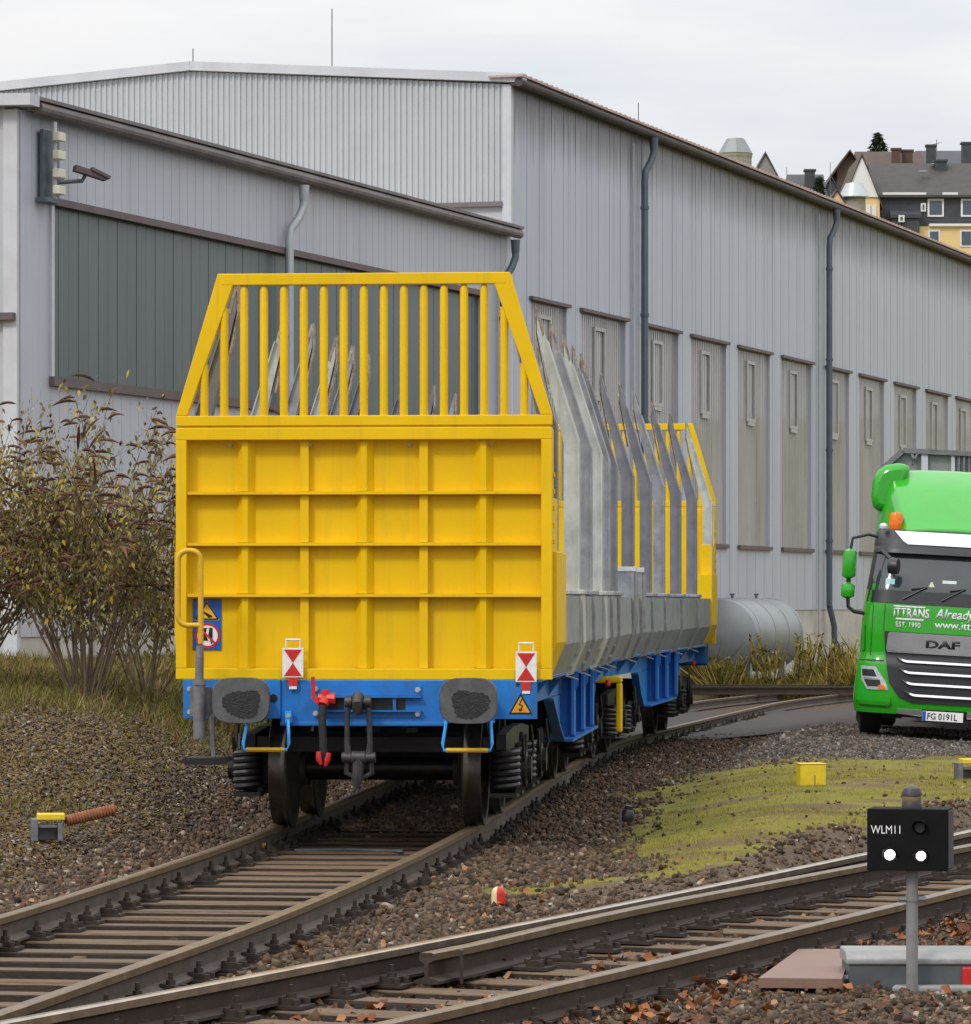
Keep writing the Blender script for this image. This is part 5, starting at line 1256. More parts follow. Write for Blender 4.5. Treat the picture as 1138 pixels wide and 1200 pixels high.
# roof deflector with side lobes
mb = MB()
secs = [(.45, 2.72, .68, .74), (.62, 2.84, .72, .80), (1.15, 3.24, .86, .94), (1.65, 3.50, .92, 1.02), (1.9, 3.54, .92, 1.04)]
vs = []; fs = []; n = 12
for y_, zt_, wt_, wb_ in secs:
    prof = [(-wb_ * 1.02, 2.60), (-wb_, 2.66 + (zt_ - 2.66) * .3), (-wt_ * 1.0, zt_ - .10), (-wt_ * .93, zt_ - .02), (-wt_ * .5, zt_ + .012), (0, zt_ + .02)]
    prof = prof + [(-a_, b_) for a_, b_ in prof[-2::-1]]
    vs += [(a_, y_, b_) for a_, b_ in prof]
n = 11
for i in range(len(secs) - 1):
    for j in range(n): j2 = (j + 1) % n; fs.append((i*n+j, i*n+j2, (i+1)*n+j2, (i+1)*n+j))
fs += [tuple(range(n)), tuple(range((len(secs)-1)*n, len(secs)*n))]
mb.add(vs, fs); df = mb.build('roof_deflector', TGREEN, lor, smooth=True, bevel=.02)
for s in (-1, 1):
    mb = MB()
    mb.prism([(s*1.02, 1.45, 2.96), (s*1.10, 1.45, 3.02), (s*1.13, 1.45, 3.14), (s*1.12, 1.45, 3.36), (s*1.06, 1.45, 3.50), (s*.96, 1.45, 3.58), (s*.80, 1.45, 3.615), (s*.62, 1.45, 3.60), (s*.70, 1.45, 3.2), (s*.90, 1.45, 2.96)], (0, .9, 0))
    mb.build('side_fairing', TGREEN, df, smooth=True, bevel=.09)
mb = MB(); mb.box(-.82, -.795, 1.6, 2.2, 2.6, 3.1); mb.build('fairing_stay', TGREEN, df)
for s in (-1, 1):
    mb = MB(); mb.lathe([(.085, 0), (.09, .02), (.088, .20), (.07, .23), (.01, .235)], (s*.77, .62, 2.70), 'z', 18); mb.build('warning_beacon', AMBER, lor, smooth=True)
mb = MB(); mb.lathe([(.02, 0), (.06, .01), (.06, .05), (.03, .08), (.01, .085)], (-.93, .50, 2.70), 'z', 12); mb.build('marker_lamp', LAMPGL, lor, smooth=True)
m_ = MB(); m_.box(-1.1, 1.1, 2.26, 5.6, .55, .85); m_.box(-.45, .45, 2.26, 6.0, .85, 1.0); m_.build('chassis', TDARK, lor)
for s in (-1, 1):
    for y_ in (4.7,):
        m_ = MB(); m_.lathe([(.22, -.26), (.44, -.28), (.50, -.24), (.50, .24), (.44, .28), (.22, .26)], (s*.92, y_, .50), 'x', 36); m_.build('wheel', TYRE, lor, smooth=True)
m_ = MB(); m_.box(-.6, .6, .5, .8, .25, .42); m_.box(-.9, -.55, .9, 1.3, .22, .5); m_.build('underride_beam', TDARK, lor)

# lettering
def text_mesh(name, body, size, m, parent, origin, fn, shear=0.0, bold=0.0, width=1.0, th=.004):
    cu = bpy.data.curves.new(name, 'FONT'); cu.body = body; cu.size = 1.0; cu.shear = shear; cu.offset = bold / size; cu.extrude = 0.0; cu.resolution_u = 3
    to = bpy.data.objects.new(name, cu); col.objects.link(to)
    dg = bpy.context.evaluated_depsgraph_get(); dg.update(); me = bpy.data.meshes.new_from_object(to.evaluated_get(dg))
    bpy.data.objects.remove(to)
    bm = bmesh.new(); bm.from_mesh(me)
    r = bmesh.ops.extrude_face_region(bm, geom=list(bm.faces))
    ev = [g for g in r['geom'] if isinstance(g, bmesh.types.BMVert)]
    back_ = set(ev)
    for v_ in bm.verts:
        p = fn(origin[0] + v_.co.x * width * size, origin[1] + v_.co.y * size, th if v_ not in back_ else 0.0); v_.co = p
    bmesh.ops.recalc_face_normals(bm, faces=bm.faces); bm.to_mesh(me); bm.free()
    me.materials.clear(); me.materials.append(m)
    o = bpy.data.objects.new(name, me); col.objects.link(o)
    if parent is not None: o.parent = parent
    return o
def on_cab(off): return lambda x, z, th: Vector((x, cf(x, z) - off - th, z))
text_mesh('lettering', 'iTTRANS', .165, WHITE, cab, (-.735, 1.565), on_cab(.003), shear=.0, bold=.004, width=.72)
patch([(1.695, -.735, -.33), (1.712, -.735, -.32)], .006, 'lettering_bar', WHITE, back=-.002); patch([(1.53, -.70, -.34), (1.552, -.70, -.33)], .006, 'lettering_bar', WHITE, back=-.002)
text_mesh('lettering', 'EST. 1990', .095, WHITE, cab, (-.70, 1.435), on_cab(.003), bold=.001, width=.85)
text_mesh('lettering', 'Already', .17, WHITE, cab, (-.19, 1.575), on_cab(.003), shear=.25, bold=.003, width=.92)
text_mesh('lettering', 'www.itt', .15, WHITE, cab, (-.19, 1.44), on_cab(.003), bold=.001, width=.95)
text_mesh('badge_lettering', 'DAF', .135, TDARK, cab, (-.30, 1.185), on_cab(.051), bold=.006, width=1.75)
m_ = MB(); yy = cf(0, .3) - .045; m_.box(-.285, .245, yy, yy + .02, .235, .36); pl = m_.build('number_plate', PALETRUCK, lor, bevel=.004)
m_ = MB(); m_.box(-.283, -.238, yy - .003, yy, .238, .357); m_.build('plate_band', SIGNBL, pl)
text_mesh('plate_lettering', 'FG 0191L', .115, SIGNBK, pl, (-.225, .258), lambda x, z, th: Vector((x, yy - th, z)), width=.86, bold=.0015)

trl = thing('tipper_trailer', 'grey aluminium tipper trailer body rising behind the green cab', 'trailer', (tb_.x + .12 + .12, tb_.y + 3.6, tb_.z), -0.16)
def tz(py): return CH - (py - HZ) / F * (tb_.y + 3.6) - tb_.z
def tx(px): return (px - CX) / F * (tb_.y + 3.6) - tb_.x - .24
m_ = MB(); xa, xb_, ztop, zlow_ = tx(1036), tx(1059), tz(528), tz(548)
m_.prism([(xa, 0, .9), (xa, 0, zlow_), (xb_, 0, ztop), (xb_ + 1.9, 0, ztop - .1), (xb_ + 2.35, 0, zlow_ - .15), (xb_ + 2.35, 0, .9)], (0, 9.0, 0)); tbod = m_.build('tipper_body', TRAILER, trl)
m_ = MB(); 
for p, q in (((xa, zlow_ - .6), (xa, zlow_)), ((xa, zlow_), (xb_, ztop)), ((xb_, ztop), (xb_ + 1.9, ztop - .1)), ((xb_ + 1.9, ztop - .1), (xb_ + 2.35, zlow_ - .15))): m_.bar((p[0], -.05, p[1]), (q[0], -.05, q[1]), .10, .07)
m_.build('top_rail', GREYM, tbod)
for px_, w_ in ((1084, .09), (1117, .05), (1124, .03), (1130, .03), (1136, .03), (1142, .03)):
    m_ = MB(); m_.box(tx(px_) - w_/2, tx(px_) + w_/2, -.07, -.002, 1.5, tz(530)); m_.build('bulkhead_post', TRIMLT if w_ > .04 else GREYM, tbod)
m_ = MB(); m_.tube([(tx(1068), -.06, tz(530)), (tx(1072), -.12, tz(538)), (tx(1070), -.1, tz(545)), (tx(1076), -.08, tz(532))], .02, 6); m_.build('tarpaulin_chain', GREYM, tbod)
for s in (-1, 1):
    for y_ in (5.5, 6.8):
        m_ = MB(); m_.lathe([(.22, -.14), (.44, -.15), (.50, -.12), (.50, .12), (.44, .15), (.22, .14)], (xa + 1.15 + s*1.0, y_, .48), 'x', 28); m_.build('wheel', TYRE, trl, smooth=True)
m_ = MB(); m_.box(xa + .5, xa + 1.9, .4, 8.6, .75, .899); m_.build('trailer_chassis', TDARK, trl)

# ------------------------------------------------------------------ shunting signal and point gear
gp = on_ground(1069, 1166, -.20); yaw = -0.22
sg_ = thing('shunting_signal', 'black dwarf shunting signal on a grey post with two white lamps', 'signal', tuple(gp), 0)
ss = F / gp.y
def sxz(px, py): return ((px - 1069) / ss, (1166 - py) / ss)
m_ = MB(); m_.tube([(0, 0, -.1), (0, 0, sxz(0, 1015)[1])], .030, 16); m_.lathe([(.034, sxz(0, 1056)[1]), (.034, sxz(0, 1056)[1] + .03)], (0, 0, 0), 'z', 16); m_.build('post', SIGPOST, sg_, smooth=True)
m_ = MB(); zc_ = sxz(0, 1054)[1]
for s in (-1, 1): m_.lathe([(.016, 0), (.016, .05)], (s*.02, 0, zc_), (s, 0, 0), 8)
m_.build('post_clamp', GREYM, sg_)
cy, sy_ = math.cos(yaw), math.sin(yaw)
def sgT(p): return Vector((cy * p.x - sy_ * p.y, sy_ * p.x + cy * p.y, p.z))
bx0, bx1 = sxz(1020, 0)[0] / cy, sxz(1112, 0)[0] / cy; bz0, bz1 = sxz(0, 1019)[1], sxz(0, 947)[1]; fy = -.10
m_ = MB(sgT); m_.box(bx0, bx1, fy, fy + .24, bz0, bz1); sb = m_.build('signal_housing', SIGHOUSE, sg_, bevel=.004)
m_ = MB(sgT); m_.box(bx1 + .001, bx1 + .006, fy + .01, fy + .23, bz0 + .01, bz1 - .01); m_.build('side_cover', SIGSIDE, sb)
m_ = MB(); m_.lathe([(.05, bz1), (.05, bz1 + .03), (.047, bz1 + .035), (.047, bz1 + .06), (.052, bz1 + .062), (.052, bz1 + .075), (.04, bz1 + .10), (.015, bz1 + .112)], (0, .02, 0), 'z', 20); m_.build('cap', SIGSIDE, sg_, smooth=True)
m_ = MB(); m_.lathe([(.0475, bz1 + .034), (.0482, bz1 + .036), (.0482, bz1 + .058), (.0475, bz1 + .06)], (0, .02, 0), 'z', 20); m_.build('cap_band', mat('dull_brass', (0.20, 0.14, 0.07), 0.6, 0.3), sg_, smooth=True)
for px_, py_, m2, r_ in ((1047.5, 1000.5, LAMPON, .026), (1083, 1001.5, LAMPDIM, .025), (1082, 968, SIGSIDE, .026)):
    x_, z_ = sxz(px_, py_); x_ = x_ / cy - .005
    m_ = MB(sgT); m_.lathe([(r_, -.02), (r_, -.004), (r_ * .6, -.001)], (x_, fy + .004, z_), (0, 1, 0), 24); le = m_.build('signal_lamp', m2, sb, smooth=True)
    if px_ == 1083:
        for k_ in range(-3, 4):
            m_ = MB(sgT); hh = math.sqrt(max(.02, 1 - (k_ / 3.6) ** 2)) * r_; c_ = k_ * .0085
            d_ = Vector((.70, 0, .71)); o_ = Vector((x_ + .71 * c_, fy - .019, z_ - .70 * c_)); m_.bar(o_ - d_ * hh, o_ + d_ * hh, .0044, .003, up=(0, 1, 0)); m_.build('lens_louvre', SIGHOUSE, le)
    hd = MB(sgT); vs = []; fs = []; n = 18; R1 = r_ * 1.45
    for i in range(n + 1):
        t = rad(-20 + 220 * i / n)
        for rr_, yy_ in ((R1, fy + .001), (R1, fy - .075 + .045 * (1 - math.sin(max(0, t if t < math.pi else 0)))), (R1 * .93, fy - .075 + .045 * (1 - math.sin(max(0, t if t < math.pi else 0)))), (R1 * .93, fy + .001)): vs.append((x_ + rr_ * math.cos(t), yy_, z_ + rr_ * math.sin(t)))
    for i in range(n):
        for q_ in range(4): a_ = i*4+q_; b2 = i*4+(q_+1) % 4; fs.append((a_, b2, b2+4, a_+4))
    hd.add(vs, fs); hd.build('lamp_hood', SIGHOUSE, sb)
tx0, tz0 = sxz(1024.5, 976); text_mesh('signal_lettering', 'WLM11', .060, WHITE, sb, (tx0 / cy, tz0), lambda x, z, th: sgT(Vector((x, fy - .001 - th * .3, z))), width=.80, bold=.0)

# grey point machine and brown cover plate
pm = on_ground(995, 1157, -.17)
pmo = thing('point_machine', 'long grey point machine box behind the signal post', 'point machine', (pm.x, pm.y, -.19), 0.0)
ps = F / pm.y
m_ = MB(); m_.box(0, 1.3, 0, .42, .0, .135); m_.build('machine_body', MACHSIDE, pmo, bevel=.008)
m_ = MB(); m_.prism([(-.012, -.012, .136), (-.012, .43, .136), (-.012, .40, .20), (-.012, .10, .20), (-.012, -.012, .165)], (1.33, 0, 0)); m_.build('machine_lid', MACHTOP, pmo, bevel=.008)
m_ = MB(); m_.box((1127 - 995) / ps, (1127 - 995) / ps + .16, -.02, -.001, .03, .125); m_.build('red_cover', REDP, pmo, bevel=.012)
m_ = MB(); m_.tube([(-.13, .05, .06), (.0, .05, .06)], .02, 8); m_.box(-.20, -.02, .0, .12, .0, .045); m_.build('drive_rod', GREYM, pmo)
m_ = MB(); m_.prism([(.30 - .09, -.10, 0.0), (.30 + .35, -.10, 0.0), (.30 + .35, .0, 0.0), (.30 - .07, .0, .0)], (0, 0, .035)); m_.build('cable_cover', MACHTOP, pmo, bevel=.012)
cp = [on_ground(889, 1146, -.10), on_ground(987, 1147, -.10), on_ground(998, 1112, -.10), on_ground(936, 1112, -.10)]
m_ = MB(); m_.prism([p for p in cp], (0, 0, -.05)); 
cvo = m_.build('cover_plate', PLATEBR); tag(cvo, 'flat brown rusted cover plate between the rail and the point machine', 'cover plate')
cc = sum((Vector(p) for p in cp), Vector()) / 4
for v_ in cvo.data.vertices: v_.co -= cc
cvo.location = cc

# small trackside things
g = on_ground(584, 1063, -.17)
mk = thing('fouling_marker', 'small red and white rounded marker post in the ballast', 'marker', tuple(g), .1)
r_ = .045; 
def half_post(m0, a0, a1, name):
    prof = [(r_, -.05), (r_, .085), (r_ * .92, .105), (r_ * .7, .122), (r_ * .35, .131), (.001, .133)]; n = 12; vs = []; fs = []
    for rr_, h_ in prof: vs += [(rr_ * math.cos(a0 + (a1 - a0) * i / n), rr_ * math.sin(a0 + (a1 - a0) * i / n), h_) for i in range(n + 1)]
    for k_ in range(len(prof) - 1):
        for i in range(n): a_ = k_ * (n + 1) + i; fs.append((a_, a_ + 1, a_ + n + 2, a_ + n + 1))
    mb = MB(); mb.add(vs, fs); return mb.build(name, m0, mk, smooth=True)
half_post(REDP, rad(-110), rad(70), 'red_half'); half_post(mat('cream_paint', (0.62, 0.52, 0.30), .5, stain=((.3, .22, .1), .6, 30, (1, 1, 1))), rad(70), rad(250), 'cream_half')
g = on_ground(953, 923, .02); s_ = F / g.y
yb = thing('yellow_cover_box', 'bright yellow square cover box standing in the grass', 'cover box', tuple(g), .12)
m_ = MB(); m_.box(-.125, .125, 0, .22, -.02, .222); m_.build('box_body', YELBOX, yb, bevel=.008)
m_ = MB(); m_.box(.012, .020, -.004, -.0005, -.02, .12); m_.build('slot', SILL, yb)
m_ = MB(); m_.box(-.13, .13, -.005, .225, .2225, .232); m_.build('lid', YELBOX, yb, bevel=.003)
g = on_ground(732, 967, .0)
lb = thing('black_plastic_cap', 'small black cap on a thin stake at the edge of the grass', 'cap', tuple(g), .3)
m_ = MB(); m_.tube([(-.045, -.02, -.05), (-.04, -.02, .13)], .011, 6); m_.build('stake', SILL, lb)
m_ = MB(); m_.lathe([(.05, .03), (.058, .06), (.05, .11), (.033, .13), (.033, .16)], (.01, 0, .0), (.15, -.1, 1), 12); m_.build('cap', SIGNBK, lb, smooth=True)
# conduit lying across under the wagon end
for pts, lab in (([(572, 998), (610, 997), (662, 998)], 'thin grey pipe lying in the ballast right of the wagon'), ([(345, 997), (410, 996), (472, 998)], 'thin grey pipe lying across between the rails before the wagon'), ([(925, 1003), (945, 1003), (962, 1002)], 'short dark pipe in the ballast beside the grass patch')):
    pp = [on_ground(x, y_, -.17) for x, y_ in pts]; o_ = pp[1].copy()
    m_ = MB(); m_.tube([p - o_ for p in pp], .016, 8); b = m_.build('pipe', MACHSIDE, smooth=True); b.location = o_; tag(b, lab, 'pipe', 'thin pipes in the ballast')
# point locks with yellow tops
def point_lock(px, py, z, label, spring):
    g = on_ground(px, py, z); t = thing('point_lever_box', label, 'lever box', tuple(g), 0.15)
    m_ = MB(); m_.box(-.11, -.06, 0, .18, 0, .17); m_.box(.09, .13, 0, .18, 0, .14); m_.box(-.11, .13, .16, .19, 0, .12); m_.box(-.058, .089, .02, .16, .10, .125); m_.build('frame', GREYM, t, bevel=.005)
    m_ = MB(); m_.prism([(-.065, -.01, .16), (.145, -.01, .16), (.145, .17, .16), (-.065, .17, .16)], (0, 0, .05)); m_.build('yellow_cover', YELBOX, t, bevel=.008)
    if spring:
        m_ = MB(); pts = []
        for k in range(16 * 12 + 1): tt = k / 12; pts.append((.16 + tt * .0235, .10 + .035 * math.cos(2*math.pi*tt) + tt * .006, .15 + .035 * math.sin(2*math.pi*tt) + tt * .005))
        m_.tube(pts, .013, 6); m_.tube([(.15, .10, .15), (.55, .2, .235)], .026, 8); m_.build('spring', RUST, t, smooth=True)
point_lock(54, 986, -.03, 'grey lever box with yellow cover and rusty coil spring on the bank', True)
point_lock(1136, 914, .03, 'small grey lever box with yellow cover at the right edge of the grass', False)
g = on_ground(306, 992, -.12); m_ = MB(); m_.box(-.03, .03, -.05, .05, -.09, .02); m_.box(-.03, .05, -.06, -.04, -.0, .03); b = m_.build('rail_clamp', YELOLD, bevel=.006); b.location = g; tag(b, 'small worn yellow clamp beside the left rail before the wagon', 'clamp')

# ------------------------------------------------------------------ bushes
def bush(base, R, Hh, label, seed, nst=17):
    rr = random.Random(seed); t = thing('butterfly_bush', label, 'bush', base, 0, 'withered butterfly bushes on the left bank')
    st = MB(); tips = []; leafpts = []
    def grow(p, d, ln, r, lvl):
        pts = [p.copy()]; rs = [r]; n = 5; q = p.copy(); dd = d.copy()
        for i in range(n):
            dd = (dd + Vector((rr.gauss(0, .09), rr.gauss(0, .09), .03 if lvl == 0 else -.015))).normalized(); q = q + dd * ln / n; pts.append(q.copy()); rs.append(r * (1 - .7 * (i + 1) / n))
            if lvl < 2 and i >= 1:
                for _ in range(1 + (rr.random() < .7) if lvl == 0 else (rr.random() < .85)):
                    a_ = rr.uniform(0, 6.28); side = Vector((math.cos(a_), math.sin(a_), rr.uniform(.2, .8))); nd = (dd * .8 + side * .62).normalized()
                    grow(q, nd, ln * rr.uniform(.33, .5), r * .45, lvl + 1)
            if lvl >= 1 or i >= 2:
                for _ in range(4): leafpts.append((q + Vector((rr.gauss(0, .05), rr.gauss(0, .05), rr.gauss(0, .05))), dd.copy()))
        st.tube(pts, rs, 4, caps=False); tips.append((q.copy(), dd.copy(), lvl))
    for i in range(nst):
        a_ = i * 2.399 + rr.uniform(-.3, .3); spread = math.sqrt((i + .5) / nst) * R / Hh * 1.35
        d = Vector((math.cos(a_) * spread, math.sin(a_) * spread, 1)).normalized()
        p0 = Vector((math.cos(a_) * .18 * spread, math.sin(a_) * .18 * spread, -.05))
        grow(p0, d, Hh * rr.uniform(.66, 1.0) * (1.06 - .12 * spread), rr.uniform(.010, .019), 0)
    st.build('stem', TWIG, t, normals=False)
    # withered spikes : curved tapering plumes
    sv = MB()
    for q, d, lvl in tips:
        if rr.random() < (.85 if lvl < 2 else .55):
            ln = rr.uniform(.13, .30) * (1.2 if lvl < 2 else 1); dr = Vector((d.x + rr.gauss(0, .5), d.y + rr.gauss(0, .5), .15)).normalized(); pts = []; rs = []
            p = q.copy(); v_ = (d * .5 + dr * .7).normalized()
            for k in range(5):
                pts.append(p.copy()); rs.append((.006, .016, .015, .011, .003)[k] * rr.uniform(.8, 1.25)); v_ = (v_ + Vector((0, 0, -.30)) + dr * .15).normalized(); p = p + v_ * ln / 4
            sv.tube(pts, rs, 5, caps=False)
    sv.build('flower_spike', SPIKE, t, normals=False)
    n = len(leafpts); P = np.array([list(p) for p, d in leafpts]); 
    lv = np.array([(0, 0, 0), (.16, .05, -.35), (0, .06, -.4), (-.16, .05, -.35), (0, .16, -1.0)], float); lf = np.array([(0, 1, 2), (0, 2, 3), (1, 4, 2), (2, 4, 3)])
    keep = rng.random(n) < .50; P = P[keep]; S_ = rng.uniform(.03, .11, len(P))
    lo = scatter('foliage', [(lv, lf), (lv * (1.3, 1, .8), lf)], P, S_, euler_mats(len(P), .8), BUSHLEAF); lo.parent = t
    return t
b0 = at(100, 806, 42.5); b0.z = float(ground_z(b0.x, b0.y))
bush(tuple(b0), 1.0, 2.32, 'tall withered bush with brown flower spikes beside the yellow wagon', 3, 30)
b1 = at(-45, 800, 43.5); b1.z = float(ground_z(b1.x, b1.y))
bush(tuple(b1), 1.05, 2.1, 'withered bush cut by the left edge of the photo', 8, 24)
b2 = at(172, 800, 46.0); b2.z = float(ground_z(b2.x, b2.y))
bush(tuple(b2), .85, 1.8, 'lower withered bush close behind the tall bush and wagon', 12, 15)

# taller weed stalks by the tank
def weed(p, h_, label, seed):
    rr = random.Random(seed); t = MB(); 
    for i in range(6):
        a_ = rr.uniform(0, 6.28); d = Vector((math.cos(a_) * .22, math.sin(a_) * .22, 1)); q = Vector((0, 0, 0)); pts = [q.copy()]
        for k in range(5): q = q + d.normalized() * h_ / 5 * rr.uniform(.8, 1.1); d += Vector((rr.gauss(0, .1), rr.gauss(0, .1), 0)); pts.append(q.copy())
        t.tube(pts, [.012, .011, .01, .02, .035, .01], 5, caps=False)
        for k in range(2, 6):
            for _ in range(5): a2 = rr.uniform(0, 6.28); e_ = pts[k] + Vector((math.cos(a2) * .16, math.sin(a2) * .16, rr.uniform(-.02, .12))); s2 = Vector((-math.sin(a2), math.cos(a2), 0)) * .02; t.add([pts[k], (pts[k] + e_) / 2 + s2, e_, (pts[k] + e_) / 2 - s2], [(0, 1, 2, 3)])
    o = t.build('weed_plant', TALLGR, normals=False); o.location = p; tag(o, label, 'weed', 'tall weed plants by the tank')
for i, (px_, d_, h_) in enumerate(((893, 82.5, 1.3), (930, 83, 1.25), (948, 84, 1.35), (905, 82, 1.0), (862, 82.2, .85), (975, 83.5, 1.1), (990, 84.5, 1.2), (846, 82, .8))):
    p = at(px_, 700, d_); p.z = float(ground_z(p.x, p.y))
    weed(p, h_, ['tall branching weed standing before the tank end', 'tall weed right of the tank end', 'tallest weed below the hall plinth', 'short weed before the middle of the tank', 'low yellow weed at the near tank leg', 'weed at the foot of the dark downpipe', 'weed close beside the green lorry', 'low weed just right of the wagon end'][i], i)

# ------------------------------------------------------------------ town on the hill
def house(name, label, cat, px0, px1, py_eave, py_ridge, d, dep, wallm, roofm, base_dz=9, rot=0.0, ridge='x', wins=(), over=.3, gable=None):
    """front face spans px0..px1 at depth d; windows are photo pixels"""
    x0, x1 = (px0 - CX) / F * d, (px1 - CX) / F * d; ze_ = CH - (py_eave - HZ) / F * d; zr_ = CH - (py_ridge - HZ) / F * (d + (dep / 2 if ridge == 'x' else 0))
    cxh = (x0 + x1) / 2; zb_ = ze_ - base_dz
    t = thing(name, label, cat, (cxh, d, zb_), rot); W_ = (x1 - x0) / 2; h_ = base_dz; rz_ = zr_ - zb_
    m_ = MB()
    if ridge == 'x':
        m_.prism([(-W_, 0, 0), (-W_, dep, 0), (-W_, dep, h_), (-W_, dep / 2, rz_ - .12), (-W_, 0, h_)], (2 * W_, 0, 0)); wl_ = m_.build('wall', wallm, t)
        m_ = MB()
        for a_, b_ in ((-over, 0), (dep + over, 0)):
            za = h_ - (rz_ - h_) * over / (dep / 2)
            m_.prism([(-W_ - over, a_, za), (-W_ - over, dep / 2, rz_), (-W_ - over, dep / 2, rz_ + .2), (-W_ - over, a_, za + .2)], (2 * W_ + 2 * over, 0, 0))
    else:
        m_.prism([(-W_, 0, 0), (W_, 0, 0), (W_, 0, h_), (0, 0, rz_ - .12), (-W_, 0, h_)], (0, dep, 0)); wl_ = m_.build('wall', wallm, t)
        m_ = MB()
        for s in (-1, 1):
            za = h_ - (rz_ - h_) * over / W_
            m_.prism([(s * (W_ + over), -over, za), (0, -over, rz_), (0, -over, rz_ + .2), (s * (W_ + over), -over, za + .2)], (0, dep + 2 * over, 0))
    rf = m_.build('roof', roofm, t)
    for (a_, b_, c_, e_) in wins:
        X0, X1 = (a_ - CX) / F * d - cxh, (b_ - CX) / F * d - cxh; Z1, Z0 = CH - (c_ - HZ) / F * d - zb_, CH - (e_ - HZ) / F * d - zb_
        m_ = MB(); m_.box(X0, X1, -.10, .05, Z0, Z1); wo = m_.build('window', HOUSEWH, t)
        m_ = MB(); m_.box(X0 + .16, X1 - .16, -.13, -.101, Z0 + .16, Z1 - .16); m_.build('pane', PANEGL, wo)
    return t, rf
def chimney(t, rf, px, py0, py1, d, w_=.8, m=None):
    x = (px - CX) / F * d - t.location.x; z1 = CH - (py0 - HZ) / F * d - t.location.z; z0 = CH - (py1 - HZ) / F * d - t.location.z - 1.2
    y_ = d - t.location.y
    m_ = MB(); m_.box(x - w_/2, x + w_/2, y_ - w_/2, y_ + w_/2, z0, z1); m_.box(x - w_/2 - .1, x + w_/2 + .1, y_ - w_/2 - .1, y_ + w_/2 + .1, z1, z1 + .18); m_.build('chimney', m or SLATE, rf)
D1 = 350.0
# big yellow house: yellow ground storey, dark slate mansard above, grey main roof
hy, rf = house('mansard_house', 'large yellow house with dark slate mansard storey and grey roof', 'house', 1031, 1175, 228, 194, D1, 11, SLATE, ROOFGR, base_dz=9.2,
               wins=((1087, 1106, 233, 254), (1126, 1144, 233, 254)), over=.5)
def hz_(py): return CH - (py - HZ) / F * D1 - hy.location.z
def hx_(px): return (px - CX) / F * D1 - hy.location.x
m_ = MB(); m_.box(hx_(1031) - .05, hx_(1175) + .05, -.55, 11.3, -6, hz_(266)); m_.build('lower_wall', HOUSEYE, hy)
m_ = MB(); m_.box(hx_(1088), hx_(1175), -.85, -.2, hz_(266), hz_(263)); m_.box(hx_(1034), hx_(1085), -.45, -.05, hz_(229), hz_(226)); m_.box(hx_(1104), hx_(1122), -.45, -.05, hz_(229), hz_(226)); m_.build('cornice', HOUSEWH, hy)
m_ = MB(); m_.prism([(hx_(1042), -1.4, hz_(257)), (hx_(1078), -1.4, hz_(257)), (hx_(1078), 0, hz_(249)), (hx_(1042), 0, hz_(249))], (0, 0, .3)); m_.box(hx_(1044), hx_(1076), -1.2, 0, hz_(275), hz_(257)); m_.build('bay', SLATE, hy)
for a_, b_, c_, e_ in ((1087, 1101, 270, 288), (1124, 1139, 270, 290), (1051, 1058, 254, 262), (1079, 1085, 238, 248)):
    m_ = MB(); fr_ = -.62 if c_ > 265 else (-1.5 if c_ > 250 else -.12); m_.box(hx_(a_), hx_(b_), fr_, fr_ + .1, hz_(e_), hz_(c_)); wo = m_.build('window', HOUSEWH, hy); m_ = MB(); m_.box(hx_(a_) + .15, hx_(b_) - .15, fr_ - .04, fr_ - .001, hz_(e_) + .15, hz_(c_) - .15); m_.build('pane', PANEGL, wo)
for a_, c_ in ((1085, 195), (1103, 183)):
    m_ = MB(); p = Vector((hx_(a_), 2.6 if c_ == 195 else 4.9, hz_(c_))); m_.bar(p + Vector((-.35, -.3, -.18)), p + Vector((.35, -.3, -.18)), .6, .08); m_.build('skylight', ZINCRF, rf)
chimney(hy, rf, 1102, 190, 205, D1 + 4.5, 1.0)
# gable wing: white triangle over yellow wall, turned a little
hg, rg = house('gable_house', 'white gabled house wing over a yellow wall beside the mansard house', 'house', 989, 1031, 236, 182, D1 - 1.2, 12, HOUSEYE, ROOFBR, base_dz=9, ridge='y', wins=((1012, 1021, 212, 220),), over=.25)
def gz_(py): return CH - (py - HZ) / F * (D1 - 1.2) - hg.location.z
def gx_(px): return (px - CX) / F * (D1 - 1.2) - hg.location.x
m_ = MB(); m_.prism([(gx_(990), -.14, gz_(231)), (gx_(1030), -.14, gz_(231)), (gx_(1010), -.14, gz_(184))], (0, .139, 0)); m_.build('gable_cladding', HOUSEWH, hg)
m_ = MB(); 
for a_ in (1015, 1022): m_.box(gx_(a_), gx_(a_ + 5), -.08, -.02, gz_(262), gz_(240))
m_.build('shutter', HOUSEWH, hg)
tr_o = thing('turret', 'round stone turret with a shiny zinc cone roof below the white gable', 'turret', tuple(at(1001, 262, D1 - 8)))
sT = F / (D1 - 8); m_ = MB(); m_.lathe([(.95, -4), (.95, 19 / sT + .9)], (0, 0, 0), 'z', 20); m_.build('wall', CUPOLA, tr_o, smooth=True)
m_ = MB(); m_.lathe([(1.28, 30 / sT), (1.3, 31 / sT), (.75, 46 / sT), (.72, 47 / sT)], (0, 0, 0), 'z', 20); m_.build('roof', ZINCRF, tr_o, smooth=True)
m_ = MB(); m_.box(-.4, 1.0, -1.0, -.9, -.6, 6 / sT); m_.build('window', PANEGL, tr_o)
hp_, _ = house('peach_house', 'small peach rendered gabled house left of the zinc turret', 'house', 968, 994, 245, 223, D1 - 12, 8, HOUSEPE, ROOFBR, base_dz=6, ridge='y', over=.15)
